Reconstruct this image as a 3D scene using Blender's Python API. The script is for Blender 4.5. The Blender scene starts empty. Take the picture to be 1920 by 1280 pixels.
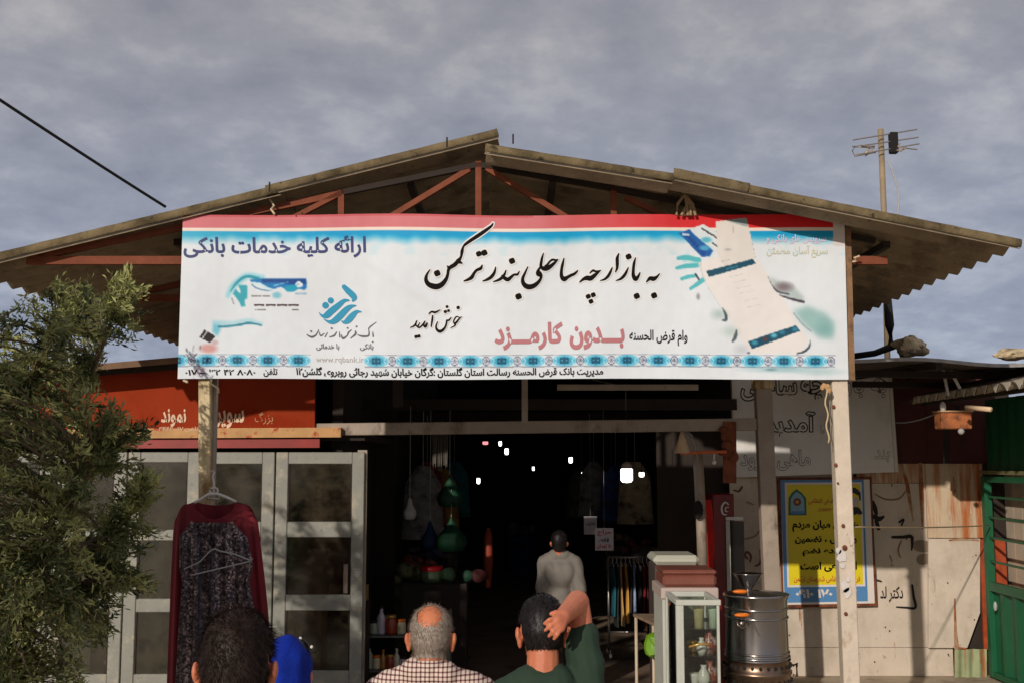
import bpy, bmesh, math, random
import numpy as np
from mathutils import Vector, Matrix, noise
R = math.radians
random.seed(7)
SC = bpy.context.scene
COL = SC.collection

# ------------------------------------------------------------------ camera
F, HZ, CZ = 2100.0, 865.0, 2.3
TH = math.atan((HZ - 640) / F)
cam = bpy.data.cameras.new('camera'); camo = bpy.data.objects.new('camera', cam); COL.objects.link(camo)
cam.sensor_width = 36; cam.lens = F / 1920 * 36; cam.clip_end = 3000; cam.clip_start = 0.05
camo.location = (0, 0, CZ); camo.rotation_euler = (math.pi / 2 + TH, 0, 0)
SC.camera = camo

# ------------------------------------------------------------------ light
SUN_AZ = (0.425, 0.905)          # direction the light travels on the ground
SUN_EL = R(19.7)
w = bpy.data.worlds.new('World'); SC.world = w; w.use_nodes = True
nt = w.node_tree; nt.nodes.clear()
def N(t, **k):
    n = nt.nodes.new(t)
    for a, b in k.items(): setattr(n, a, b)
    return n
L = lambda a, b: nt.links.new(a, b)
sky = N('ShaderNodeTexSky', sky_type='NISHITA', sun_disc=False, sun_elevation=SUN_EL,
        sun_rotation=math.atan2(-SUN_AZ[0], -SUN_AZ[1]) % (2 * math.pi))
tc = N('ShaderNodeTexCoord'); sep = N('ShaderNodeSeparateXYZ'); L(tc.outputs['Generated'], sep.inputs[0])
mx = N('ShaderNodeMath', operation='MAXIMUM'); L(sep.outputs['Z'], mx.inputs[0]); mx.inputs[1].default_value = 0.0
ad = N('ShaderNodeMath', operation='ADD'); L(mx.outputs[0], ad.inputs[0]); ad.inputs[1].default_value = 0.30
dx = N('ShaderNodeMath', operation='DIVIDE'); L(sep.outputs['X'], dx.inputs[0]); L(ad.outputs[0], dx.inputs[1])
dy = N('ShaderNodeMath', operation='DIVIDE'); L(sep.outputs['Y'], dy.inputs[0]); L(ad.outputs[0], dy.inputs[1])
cb = N('ShaderNodeCombineXYZ'); L(dx.outputs[0], cb.inputs[0]); L(dy.outputs[0], cb.inputs[1])
n1 = N('ShaderNodeTexNoise'); n1.inputs['Scale'].default_value = 3.1; n1.inputs['Detail'].default_value = 9; n1.inputs['Roughness'].default_value = 0.56
n1.inputs['Distortion'].default_value = 0.35
L(cb.outputs[0], n1.inputs['Vector'])
n2 = N('ShaderNodeTexNoise'); n2.inputs['Scale'].default_value = 11; n2.inputs['Detail'].default_value = 8; n2.inputs['Roughness'].default_value = 0.6; L(cb.outputs[0], n2.inputs['Vector'])
nm = N('ShaderNodeMixRGB'); nm.inputs[0].default_value = 0.36; L(n1.outputs['Fac'], nm.inputs[1]); L(n2.outputs['Fac'], nm.inputs[2])
cr = N('ShaderNodeValToRGB'); L(nm.outputs[0], cr.inputs[0])
e = cr.color_ramp.elements
e[0].position = 0.36; e[0].color = (0.192, 0.197, 0.236, 1)
e[1].position = 0.66; e[1].color = (0.385, 0.38, 0.395, 1)
m = e.new(0.50); m.color = (0.252, 0.255, 0.290, 1)
# clouds a little bluer and darker towards the horizon
hr = N('ShaderNodeMapRange'); L(mx.outputs[0], hr.inputs['Value']); hr.inputs['From Min'].default_value = 0.02; hr.inputs['From Max'].default_value = 0.36
hc = N('ShaderNodeMixRGB'); L(hr.outputs[0], hc.inputs[0]); hc.inputs[1].default_value = (0.84, 0.95, 1.18, 1); hc.inputs[2].default_value = (1.02, 0.985, 0.94, 1)
mul = N('ShaderNodeMixRGB', blend_type='MULTIPLY'); mul.inputs[0].default_value = 1; L(cr.outputs[0], mul.inputs[1]); L(hc.outputs[0], mul.inputs[2])
b1 = N('ShaderNodeBackground'); L(sky.outputs[0], b1.inputs[0]); b1.inputs[1].default_value = 0.1
b2 = N('ShaderNodeBackground'); L(mul.outputs[0], b2.inputs[0]); b2.inputs[1].default_value = 1.2
ms = N('ShaderNodeMixShader'); ms.inputs[0].default_value = 0.9; L(b1.outputs[0], ms.inputs[1]); L(b2.outputs[0], ms.inputs[2])
ow = N('ShaderNodeOutputWorld'); L(ms.outputs[0], ow.inputs[0])
sl = bpy.data.lights.new('sun', 'SUN'); sl.energy = 2.55; sl.angle = R(0.6); sl.color = (1.0, 0.90, 0.80)
so = bpy.data.objects.new('sun', sl); COL.objects.link(so)
sd = Vector((SUN_AZ[0] * math.cos(SUN_EL), SUN_AZ[1] * math.cos(SUN_EL), -math.sin(SUN_EL))).normalized()
so.rotation_euler = sd.to_track_quat('-Z', 'Y').to_euler(); so.location = (-5, -6, 8)
vs = SC.view_settings; vs.view_transform = 'Standard'; vs.look = 'None'; vs.gamma = 1; vs.exposure = 0.12; vs.use_curve_mapping = False
SC.cycles.max_bounces = 10; SC.cycles.diffuse_bounces = 6; SC.cycles.transparent_max_bounces = 12

# ------------------------------------------------------------------ helpers
ct, st_ = math.cos(TH), math.sin(TH)
def P(px, py, Y):
    u = (px - 960) / F; v = (640 - py) / F
    k = Y / (ct - st_ * v)
    return Vector((u * k, Y, CZ + (st_ + ct * v) * k))
def s2l(c):
    c = c / 255.0
    return c / 12.92 if c <= 0.04045 else ((c + 0.055) / 1.055) ** 2.4
def rgb(r, g, b, k=1.0): return (s2l(r) * k, s2l(g) * k, s2l(b) * k, 1)
MATS = {}
def M(name, col, rough=0.7, metal=0.0, var=0.0, scale=6.0, bump=0.0, bscale=40.0, col2=None, thr=(0.5, 0.65), spec=0.5,
      stretch=(1, 1, 1), emit=None, dirt=None, coat=0.0):
    """principled with noise colour variation, an optional second colour in patches and fine relief"""
    m = bpy.data.materials.new(name); m.use_nodes = True; MATS[name] = m
    t = m.node_tree; b = t.nodes['Principled BSDF']
    b.inputs['Roughness'].default_value = rough; b.inputs['Metallic'].default_value = metal
    b.inputs['Specular IOR Level'].default_value = spec; b.inputs['Base Color'].default_value = col
    b.inputs['Coat Weight'].default_value = coat
    if emit: b.inputs['Emission Color'].default_value = emit[0]; b.inputs['Emission Strength'].default_value = emit[1]
    tcn = t.nodes.new('ShaderNodeTexCoord'); mp = t.nodes.new('ShaderNodeMapping'); mp.inputs['Scale'].default_value = stretch
    t.links.new(tcn.outputs['Object'], mp.inputs[0]); src = None
    if var:
        n = t.nodes.new('ShaderNodeTexNoise'); n.inputs['Scale'].default_value = scale; n.inputs['Detail'].default_value = 7; n.inputs['Roughness'].default_value = .62
        t.links.new(mp.outputs[0], n.inputs['Vector'])
        r = t.nodes.new('ShaderNodeMapRange'); t.links.new(n.outputs['Fac'], r.inputs['Value'])
        r.inputs['From Min'].default_value = .3; r.inputs['From Max'].default_value = .7
        r.inputs['To Min'].default_value = 1 - var; r.inputs['To Max'].default_value = 1 + var
        x = t.nodes.new('ShaderNodeVectorMath'); x.operation = 'SCALE'; x.inputs[0].default_value = col[:3]
        t.links.new(r.outputs[0], x.inputs['Scale']); src = x.outputs[0]
    for (c2, th, scl, strc) in ([(col2, thr, scale * .6, stretch)] if col2 else []) + (dirt or []):
        n = t.nodes.new('ShaderNodeTexNoise'); n.inputs['Scale'].default_value = scl; n.inputs['Detail'].default_value = 9; n.inputs['Roughness'].default_value = .68
        mp2 = t.nodes.new('ShaderNodeMapping'); mp2.inputs['Scale'].default_value = strc; mp2.inputs['Location'].default_value = (3.1 + scl, 1.7, 5.2)
        t.links.new(tcn.outputs['Object'], mp2.inputs[0]); t.links.new(mp2.outputs[0], n.inputs['Vector'])
        r = t.nodes.new('ShaderNodeMapRange'); t.links.new(n.outputs['Fac'], r.inputs['Value'])
        r.inputs['From Min'].default_value = th[0]; r.inputs['From Max'].default_value = th[1]
        x = t.nodes.new('ShaderNodeMixRGB'); t.links.new(r.outputs[0], x.inputs[0])
        if src: t.links.new(src, x.inputs[1])
        else: x.inputs[1].default_value = col
        x.inputs[2].default_value = c2; src = x.outputs[0]
    if src: t.links.new(src, b.inputs['Base Color'])
    if bump:
        n = t.nodes.new('ShaderNodeTexNoise'); n.inputs['Scale'].default_value = bscale; n.inputs['Detail'].default_value = 5
        t.links.new(mp.outputs[0], n.inputs['Vector'])
        bp = t.nodes.new('ShaderNodeBump'); bp.inputs['Strength'].default_value = bump; bp.inputs['Distance'].default_value = .01
        t.links.new(n.outputs['Fac'], bp.inputs['Height']); t.links.new(bp.outputs[0], b.inputs['Normal'])
    return m

def tag(o, label=None, cat=None, group=None, kind=None):
    if label: o['label'] = label
    if cat: o['category'] = cat
    if group: o['group'] = group
    if kind: o['kind'] = kind
    return o
def empty(name, loc=(0, 0, 0), label=None, cat=None, group=None):
    o = bpy.data.objects.new(name, None); COL.objects.link(o); o.location = loc; o.empty_display_size = .1
    return tag(o, label, cat, group)
def wloc(o):
    v = Vector((0, 0, 0))
    while o: v += o.location; o = o.parent
    return v
def link_mesh(name, me, mat, parent=None, origin=None, smooth=False):
    """mesh given in world coordinates; recentred on the origin or on the parent"""
    off = wloc(parent) if parent else Vector(origin or (0, 0, 0))
    me.transform(Matrix.Translation(-off))
    if mat and not me.materials: me.materials.append(mat)
    if smooth:
        me.polygons.foreach_set('use_smooth', [True] * len(me.polygons))
    o = bpy.data.objects.new(name, me); COL.objects.link(o)
    if parent: o.parent = parent
    else: o.location = off
    return o

class MB:
    def __init__(s): s.v = []; s.f = []
    def quad(s, a, b, c, d):
        n = len(s.v); s.v += [Vector(a), Vector(b), Vector(c), Vector(d)]; s.f.append((n, n + 1, n + 2, n + 3)); return s
    def hexa(s, p):      # 8 corners: bottom 4 (ccw), top 4
        n = len(s.v); s.v += [Vector(q) for q in p]
        for f in ((0, 3, 2, 1), (4, 5, 6, 7), (0, 1, 5, 4), (1, 2, 6, 5), (2, 3, 7, 6), (3, 0, 4, 7)): s.f.append(tuple(n + i for i in f))
        return s
    def box(s, x0, x1, y0, y1, z0, z1):
        return s.hexa([(x0, y0, z0), (x1, y0, z0), (x1, y1, z0), (x0, y1, z0), (x0, y0, z1), (x1, y0, z1), (x1, y1, z1), (x0, y1, z1)])
    def bar(s, a, b, w_, d, up=(0, 1, 0)):
        a = Vector(a); b = Vector(b); t = (b - a).normalized(); y = Vector(up); y = (y - t * y.dot(t)).normalized(); x = t.cross(y)
        X = x * w_ / 2; Y = y * d / 2
        return s.hexa([a - X - Y, a + X - Y, a + X + Y, a - X + Y, b - X - Y, b + X - Y, b + X + Y, b - X + Y])
    def tube(s, pts, r, seg=8, caps=True):
        pts = [Vector(p) for p in pts]; rs = r if isinstance(r, (list, tuple)) else [r] * len(pts)
        n0 = len(s.v); ref = Vector((0, 0, 1))
        for i, p in enumerate(pts):
            t = (pts[min(i + 1, len(pts) - 1)] - pts[max(i - 1, 0)]).normalized()
            if abs(t.dot(ref)) > .95: ref = Vector((1, 0, 0)) if abs(t.x) < .9 else Vector((0, 1, 0))
            x = (ref - t * ref.dot(t)).normalized(); y = t.cross(x)
            for k in range(seg):
                a = 2 * math.pi * k / seg; s.v.append(p + (x * math.cos(a) + y * math.sin(a)) * rs[i])
        for i in range(len(pts) - 1):
            for k in range(seg):
                k2 = (k + 1) % seg; s.f.append((n0 + i * seg + k, n0 + i * seg + k2, n0 + (i + 1) * seg + k2, n0 + (i + 1) * seg + k))
        if caps:
            s.f.append(tuple(n0 + k for k in range(seg))[::-1]); s.f.append(tuple(n0 + (len(pts) - 1) * seg + k for k in range(seg)))
        return s
    def lathe(s, prof, c=(0, 0, 0), seg=24, wob=None):
        n0 = len(s.v); c = Vector(c)
        for (r, z) in prof:
            for k in range(seg):
                a = 2 * math.pi * k / seg; rr = max(r, 1e-4) * (wob(a, z) if wob else 1)
                s.v.append(c + Vector((rr * math.cos(a), rr * math.sin(a), z)))
        for i in range(len(prof) - 1):
            for k in range(seg):
                k2 = (k + 1) % seg; s.f.append((n0 + i * seg + k, n0 + i * seg + k2, n0 + (i + 1) * seg + k2, n0 + (i + 1) * seg + k))
        return s
    def prism(s, poly, d):      # poly: list of 3D points, extruded by vector d
        n = len(s.v); k = len(poly); d = Vector(d); s.v += [Vector(p) for p in poly] + [Vector(p) + d for p in poly]
        s.f.append(tuple(range(n, n + k))); s.f.append(tuple(range(n + 2 * k - 1, n + k - 1, -1)))
        for i in range(k):
            j = (i + 1) % k; s.f.append((n + i, n + k + i, n + k + j, n + j))
        return s
    def ball(s, c, r, seg=12, rings=8):
        rx, ry, rz = r if isinstance(r, (tuple, list)) else (r, r, r); n0 = len(s.v); c = Vector(c)
        for i in range(rings + 1):
            t = math.pi * i / rings
            for k in range(seg):
                a = 2 * math.pi * k / seg; s.v.append(c + Vector((rx * math.sin(t) * math.cos(a), ry * math.sin(t) * math.sin(a), rz * math.cos(t))))
        for i in range(rings):
            for k in range(seg):
                k2 = (k + 1) % seg; s.f.append((n0 + i * seg + k, n0 + (i + 1) * seg + k, n0 + (i + 1) * seg + k2, n0 + i * seg + k2))
        return s
    def mesh(s, name, bevel=0.0):
        me = bpy.data.meshes.new(name); me.from_pydata([tuple(p) for p in s.v], [], s.f); me.update()
        bm = bmesh.new(); bm.from_mesh(me); bmesh.ops.recalc_face_normals(bm, faces=bm.faces)
        if bevel: bmesh.ops.bevel(bm, geom=[e_ for e_ in bm.edges if len(e_.link_faces) == 2 and e_.calc_face_angle(0) > .6], offset=bevel, segments=1, affect='EDGES')
        bm.to_mesh(me); bm.free(); return me
    def build(s, name, mat, parent=None, origin=None, smooth=False, bevel=0.0):
        return link_mesh(name, s.mesh(name, bevel), mat, parent, origin, smooth)

def kids(o): return list(CH.get(o.name, []))
def copy_tree(o, parent=None):
    c = o.copy(); COL.objects.link(c)
    if parent: c.parent = parent
    for ch in [x for x in bpy.data.objects if x.parent == o]: copy_tree(ch, c)
    return c

# ------------------------------------------------------------------ lettering
FORMS = {  # isolated, final, initial, medial  (presentation forms)
 'ا': (0xFE8D, 0xFE8E), 'آ': (0xFE81, 0xFE82), 'ب': (0xFE8F, 0xFE90, 0xFE91, 0xFE92), 'پ': (0xFB56, 0xFB57, 0xFB58, 0xFB59),
 'ت': (0xFE95, 0xFE96, 0xFE97, 0xFE98), 'ج': (0xFE9D, 0xFE9E, 0xFE9F, 0xFEA0), 'چ': (0xFB7A, 0xFB7B, 0xFB7C, 0xFB7D),
 'ح': (0xFEA1, 0xFEA2, 0xFEA3, 0xFEA4), 'خ': (0xFEA5, 0xFEA6, 0xFEA7, 0xFEA8), 'د': (0xFEA9, 0xFEAA), 'ر': (0xFEAD, 0xFEAE),
 'ز': (0xFEAF, 0xFEB0), 'س': (0xFEB1, 0xFEB2, 0xFEB3, 0xFEB4), 'ش': (0xFEB5, 0xFEB6, 0xFEB7, 0xFEB8), 'ض': (0xFEBD, 0xFEBE, 0xFEBF, 0xFEC0),
 'ظ': (0xFEC5, 0xFEC6, 0xFEC7, 0xFEC8), 'ع': (0xFEC9, 0xFECA, 0xFECB, 0xFECC), 'ف': (0xFED1, 0xFED2, 0xFED3, 0xFED4),
 'ق': (0xFED5, 0xFED6, 0xFED7, 0xFED8), 'ک': (0xFB8E, 0xFB8F, 0xFB90, 0xFB91), 'گ': (0xFB92, 0xFB93, 0xFB94, 0xFB95),
 'ل': (0xFEDD, 0xFEDE, 0xFEDF, 0xFEE0), 'م': (0xFEE1, 0xFEE2, 0xFEE3, 0xFEE4), 'ن': (0xFEE5, 0xFEE6, 0xFEE7, 0xFEE8),
 'و': (0xFEED, 0xFEEE), 'ه': (0xFEE9, 0xFEEA, 0xFEEB, 0xFEEC), 'ی': (0xFBFC, 0xFBFD, 0xFBFE, 0xFBFF), 'ئ': (0xFE89, 0xFE8A, 0xFE8B, 0xFE8C),
 'ط': (0xFEC1, 0xFEC2, 0xFEC3, 0xFEC4), 'ـ': (0x640, 0x640, 0x640, 0x640)}
def shape(s):
    out = []
    if s.isascii() or s[0] == '۰': return s
    def dual(c): return c in FORMS and len(FORMS[c]) == 4
    for i, c in enumerate(s):
        if c not in FORMS: out.append(c); continue
        pv = i > 0 and dual(s[i - 1]); nx = i + 1 < len(s) and s[i + 1] in FORMS and dual(c)
        k = (3 if nx else 1) if pv else (2 if nx else 0)
        out.append(chr(FORMS[c][k]))
    # right-to-left order, digits stay left-to-right
    out.reverse(); res = []; i = 0
    while i < len(out):
        if '\u06f0' <= out[i] <= '\u06f9' or out[i].isascii() and out[i].isdigit():
            j = i
            while j < len(out) and ('\u06f0' <= out[j] <= '\u06f9'): j += 1
            res += out[i:j][::-1]; i = max(j, i + 1)
        else: res.append({'(': ')', ')': '('}.get(out[i], out[i])); i += 1
    return ''.join(res)
def raw_text(s, offset=0.0, spacing=1.0, res=3):
    c = bpy.data.curves.new('text', 'FONT'); c.body = shape(s); c.offset = offset; c.resolution_u = res; c.space_character = spacing
    o = bpy.data.objects.new('text', c); COL.objects.link(o); bpy.context.view_layer.update()
    me = bpy.data.meshes.new_from_object(o.evaluated_get(bpy.context.evaluated_depsgraph_get()))
    bpy.data.objects.remove(o); bpy.data.curves.remove(c)
    return me
def text(s, box, Fn, mat, parent, off=.004, bold=0.0, shear=0.0, base=None, name='lettering', pad=None):
    me = raw_text(s, bold); co = np.zeros(len(me.vertices) * 3); me.vertices.foreach_get('co', co); co = co.reshape(-1, 3)
    lo, hi = (base[0], base[1]) if base is not None else (co.min(0), co.max(0))
    x0, y0, x1, y1 = box
    for i, v in enumerate(me.vertices):
        u = (co[i, 0] - lo[0]) / (hi[0] - lo[0]); t = (co[i, 1] - lo[1]) / (hi[1] - lo[1])
        v.co = Fn(x0 + u * (x1 - x0) + shear * (t - .5) * (y1 - y0), y1 - t * (y1 - y0), off)
    link_mesh(name, me, mat, parent); return lo, hi
def catmull(pts, n=6):
    pts = [np.array(p, float) for p in pts]; q = [pts[0]] + pts + [pts[-1]]; out = []
    for i in range(1, len(q) - 2):
        p0, p1, p2, p3 = q[i - 1:i + 3]
        for k in range(n):
            t = k / n; out.append(.5 * ((2 * p1) + (-p0 + p2) * t + (2 * p0 - 5 * p1 + 4 * p2 - p3) * t * t + (-p0 + 3 * p1 - 3 * p2 + p3) * t ** 3))
    out.append(q[-1]); return out
def strokes(strk, org, sc, Fn, mat, parent, off=.004, dots=(), rounds=(), grow=0.0, name='lettering'):
    """pen strokes (x, y, width) and diamond dots traced in a frame at org with sc units per unit"""
    mb = MB(); lay = 0
    def T(x, y): return Fn(org[0] + x / sc, org[1] + y / sc, off + lay * .00012)
    for s_ in strk:
        lay = (lay + 1) % 12; c = catmull(s_); n = len(c); Lp, Rp = [], []
        for i in range(n):
            t = c[min(i + 1, n - 1)][:2] - c[max(i - 1, 0)][:2]; t = t / (np.linalg.norm(t) + 1e-9); nn = np.array((-t[1], t[0])); h = c[i][2] / 2 + grow
            Lp.append(c[i][:2] + nn * h); Rp.append(c[i][:2] - nn * h)
        k0 = len(mb.v)
        for a, b in zip(Lp, Rp): mb.v += [T(*a), T(*b)]
        for i in range(n - 1): mb.f.append((k0 + 2 * i, k0 + 2 * i + 1, k0 + 2 * i + 3, k0 + 2 * i + 2))
        for e_, sgn in ((0, -1), (n - 1, 1)):
            lay2 = c[e_]; h = lay2[2] / 2 + grow; k0 = len(mb.v)
            lay = (lay + 1) % 12
            mb.v += [T(lay2[0] + h * math.cos(2 * math.pi * a / 10), lay2[1] + h * math.sin(2 * math.pi * a / 10)) for a in range(10)]
            mb.f.append(tuple(range(k0, k0 + 10)))
    for (x, y, d) in dots:
        lay = (lay + 1) % 12; k0 = len(mb.v); d = d + grow * 1.3
        mb.v += [T(x + d * math.cos(a), y + d * math.sin(a)) for a in (-1.45, -.9, .1, .55, 1.75, 2.3, 3.2, 3.75)]; mb.f.append(tuple(range(k0, k0 + 8)))
    for (x, y, d) in rounds:
        lay = (lay + 1) % 12; k0 = len(mb.v); d = d + grow
        mb.v += [T(x + d * math.cos(a * math.pi / 8), y + d * math.sin(a * math.pi / 8)) for a in range(16)]; mb.f.append(tuple(range(k0, k0 + 16)))
    me = bpy.data.meshes.new(name); me.from_pydata([tuple(p) for p in mb.v], [], mb.f); me.update()
    return link_mesh(name, me, mat, parent)

# ------------------------------------------------------------------ materials
m_ground = M('ground', rgb(182, 166, 144), .95, var=.2, scale=3, bump=.6, bscale=30, col2=rgb(140, 124, 106))
m_floor = M('concrete_floor', rgb(128, 108, 90), .7, var=.3, scale=2.5, bump=.2, col2=rgb(80, 66, 54))
m_asb = M('asbestos', rgb(140, 124, 100), .9, var=.22, scale=5, bump=.5, bscale=60, dirt=[(rgb(84, 72, 56), (.52, .7), 2.2, (1, 1, 1)), (rgb(60, 54, 44), (.6, .75), 14, (1, 1, 1))])
m_asb2 = M('asbestos_dark', rgb(104, 92, 76), .92, var=.25, scale=4, bump=.5, bscale=60, dirt=[(rgb(70, 60, 46), (.5, .68), 3, (1, 1, 1))])
m_truss = M('red_oxide_steel', rgb(128, 74, 54), .8, spec=.15, var=.18, scale=9, bump=.1, dirt=[(rgb(112, 66, 50), (.55, .72), 7, (1, 1, 1))])
m_post = M('chipped_cream_paint', rgb(208, 194, 174), .6, var=.1, scale=8, bump=.35, bscale=30, dirt=[(rgb(150, 120, 86), (.56, .72), 5, (1, 1, .5)), (rgb(120, 62, 28), (.645, .68), 7, (1, 1, .7)), (rgb(84, 44, 24), (.71, .73), 8, (1, 1, 1))])
m_post2 = M('weathered_yellow_paint', rgb(208, 188, 146), .65, var=.15, scale=7, bump=.35, bscale=30, dirt=[(rgb(140, 108, 62), (.5, .66), 6, (1, 1, .35)), (rgb(126, 70, 30), (.6, .66), 8, (1, 1, .4))])
m_rust = M('rust', rgb(122, 66, 38), .85, var=.35, scale=14, bump=.5, col2=rgb(84, 40, 22))
m_portal = M('grey_paint', rgb(160, 146, 130), .6, var=.15, scale=5, bump=.15, dirt=[(rgb(100, 84, 70), (.55, .7), 4, (1, 1, .6))])
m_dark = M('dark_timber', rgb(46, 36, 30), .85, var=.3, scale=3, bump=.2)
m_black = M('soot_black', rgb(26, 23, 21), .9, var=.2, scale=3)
m_wire = M('black_cable', rgb(18, 18, 20), .6)
m_white = M('white_paint', rgb(218, 214, 206), .5, var=.05, scale=6, bump=.05)
m_cable = M('grey_cable', rgb(170, 170, 168), .5)
m_alu = M('grey_window_frame', rgb(138, 138, 128), .5, var=.1, scale=5, bump=.12, dirt=[(rgb(168, 160, 140), (.52, .66), 7, (1, 1, 1)), (rgb(104, 104, 98), (.6, .7), 12, (1, 1, 1))])
m_ink = M('black_ink', rgb(16, 14, 13), .75, spec=.15)
m_halo = M('white_print', (.8, .79, .77, 1), .6)
m_navy = M('navy_ink', rgb(38, 48, 110), .6)
m_teal = M('teal_ink', rgb(14, 146, 184), .6)
m_inkgrey = M('grey_ink', rgb(84, 84, 86), .6)
m_inkfaint = M('pale_grey_ink', rgb(186, 182, 178), .6)
m_inkrose = M('faded_rose_ink', rgb(186, 118, 122), .6)
m_inkred = M('red_ink', rgb(190, 50, 40), .6)
m_steel = M('stainless_steel', rgb(156, 152, 148), .22, metal=1, var=.06, scale=3, bump=.05, bscale=14)
m_steel2 = M('brushed_steel', rgb(150, 138, 126), .36, metal=1, var=.15, scale=8)
m_orange = M('orange_plastic', rgb(226, 116, 20), .4)
m_glassd = None
def glass(name, tint, refl_rough=.03, f=1.0):
    m_ = bpy.data.materials.new(name); m_.use_nodes = True; t = m_.node_tree; t.nodes.clear()
    o = t.nodes.new('ShaderNodeOutputMaterial'); mxs = t.nodes.new('ShaderNodeMixShader'); tr = t.nodes.new('ShaderNodeBsdfTransparent'); gl = t.nodes.new('ShaderNodeBsdfGlossy')
    fr = t.nodes.new('ShaderNodeFresnel'); fr.inputs[0].default_value = 1.5; gl.inputs['Roughness'].default_value = refl_rough
    mm = t.nodes.new('ShaderNodeMath'); mm.operation = 'MULTIPLY'; mm.inputs[1].default_value = f; t.links.new(fr.outputs[0], mm.inputs[0])
    tr.inputs[0].default_value = tint; t.links.new(mm.outputs[0], mxs.inputs[0]); t.links.new(tr.outputs[0], mxs.inputs[1]); t.links.new(gl.outputs[0], mxs.inputs[2]); t.links.new(mxs.outputs[0], o.inputs[0])
    return m_
m_pane = glass('dusty_reflection_glass', (.5, .55, .5, 1), .1, 2.6)
t = m_pane.node_tree; df = t.nodes.new('ShaderNodeBsdfDiffuse'); df.inputs[0].default_value = rgb(150, 134, 108); nz1 = t.nodes.new('ShaderNodeTexNoise'); nz1.inputs['Scale'].default_value = 5; nz1.inputs['Detail'].default_value = 8; nz1.inputs['Roughness'].default_value = .7  # brown dust film, also standing in for foliage reflected in the panes
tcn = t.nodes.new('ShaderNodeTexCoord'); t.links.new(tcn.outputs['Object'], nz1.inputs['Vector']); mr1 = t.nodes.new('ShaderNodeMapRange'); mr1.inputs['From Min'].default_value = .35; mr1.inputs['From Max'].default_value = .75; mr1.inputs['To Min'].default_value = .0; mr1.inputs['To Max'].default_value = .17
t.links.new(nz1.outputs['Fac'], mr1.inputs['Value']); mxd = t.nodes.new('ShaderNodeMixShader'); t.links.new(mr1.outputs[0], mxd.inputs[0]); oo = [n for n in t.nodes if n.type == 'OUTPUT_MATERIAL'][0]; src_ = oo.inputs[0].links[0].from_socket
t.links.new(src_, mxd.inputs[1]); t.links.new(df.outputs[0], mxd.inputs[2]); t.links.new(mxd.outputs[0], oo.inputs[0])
m_clear = glass('clear_glass', (.86, .9, .88, 1), .02, 1.6)

# ------------------------------------------------------------------ ground
g = MB()
xs = [-400, -60, -20, -10, -6, -3, 0, 3, 6, 10, 20, 60, 400]; ys = [-400, -60, -20, -8, -2, 2, 5, 7.9]
for i in range(len(xs) - 1):
    for j in range(len(ys) - 1): g.quad((xs[i], ys[j], 0), (xs[i + 1], ys[j], 0), (xs[i + 1], ys[j + 1], 0), (xs[i], ys[j + 1], 0))
g.quad((-400, 7.9, 0), (400, 7.9, 0), (400, 600, 0), (-400, 600, 0))
tag(g.build('ground', m_ground), kind='structure')
tag(MB().box(-1.61, 2.45, 9.8, 24.7, .004, .05).build('hall_floor', m_floor), kind='structure')

# ------------------------------------------------------------------ corrugated roofs
def corr_mesh(a, b, dvec, waves, amp, name, thick=.008, per=8, start=-.5, ncross=3, wob=.0):
    """sheet from edge a to edge b (along the slope), corrugated along dvec"""
    a, b, dvec = Vector(a), Vector(b), Vector(dvec); nrm = (b - a).cross(dvec).normalized()
    if nrm.z < 0: nrm = -nrm
    n = int(waves * per); V, Fc = [], []
    for lay in (0, 1):
        for i in range(n + 1):
            t = i / n; h = amp * math.sin(2 * math.pi * (t * waves + start / 2)) - lay * thick
            for j in range(ncross):
                s_ = j / (ncross - 1); V.append(a + (b - a) * s_ + dvec * t + nrm * (h + (wob * math.sin(5 * s_ + 9 * t) if wob else 0)))
    K = (n + 1) * ncross
    for lay in (0, 1):
        for i in range(n):
            for j in range(ncross - 1):
                q = [lay * K + i * ncross + j, lay * K + i * ncross + j + 1, lay * K + (i + 1) * ncross + j + 1, lay * K + (i + 1) * ncross + j]
                Fc.append(tuple(q if lay == 0 else q[::-1]))
    for i in range(n):
        for j in (0, ncross - 1): Fc.append((i * ncross + j, (i + 1) * ncross + j, K + (i + 1) * ncross + j, K + i * ncross + j))
    for j in range(ncross - 1):
        for i in (0, n): Fc.append((i * ncross + j, i * ncross + j + 1, K + i * ncross + j + 1, K + i * ncross + j))
    me = bpy.data.meshes.new(name); me.from_pydata([tuple(v) for v in V], [], Fc); me.update()
    bm = bmesh.new(); bm.from_mesh(me); bmesh.ops.recalc_face_normals(bm, faces=bm.faces); bm.to_mesh(me); bm.free()
    me.polygons.foreach_set('use_smooth', [True] * len(me.polygons)); me.set_sharp_from_angle(angle=R(50))
    return me

YF = 7.62                                    # front edge of the canopy roof
hall = empty('market_hall', (0, YF, 0), 'long open-fronted market hall under a grey corrugated gable roof', 'market hall')
PITCH = .272; AMP = .034
YL = 7.965                                    # the left slope stops short of the right one
lr, ls, le = P(934, 250, YL), P(519, 352, YL), P(-72, 495, YL)
rr, rs_, re = P(910, 273, YF), P(1262, 329, YF), P(1914, 460, YF)
base = Vector((0, YF, 0))
def sheet_cols(a, b, lift, nm):
    a = a + Vector((0, 0, lift)); b = b + Vector((0, 0, lift))
    me = corr_mesh(a - base, b - base, (0, PITCH * 4 + .0, 0), 4, AMP, nm, start=-.5)
    me.materials.append(m_asb)
    for k in range(16):
        o = bpy.data.objects.new('roof_sheet', me); COL.objects.link(o); o.parent = hall
        o.location = (0, k * PITCH * 4, (k % 2) * .004)
d = (ls - lr).normalized() * .1; sheet_cols(lr, ls + d, .0, 'roof_sheet_upper_west')
d = (le - ls).normalized() * .1; sheet_cols(ls - d * .2, le, -.02, 'roof_sheet_lower_west')
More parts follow.
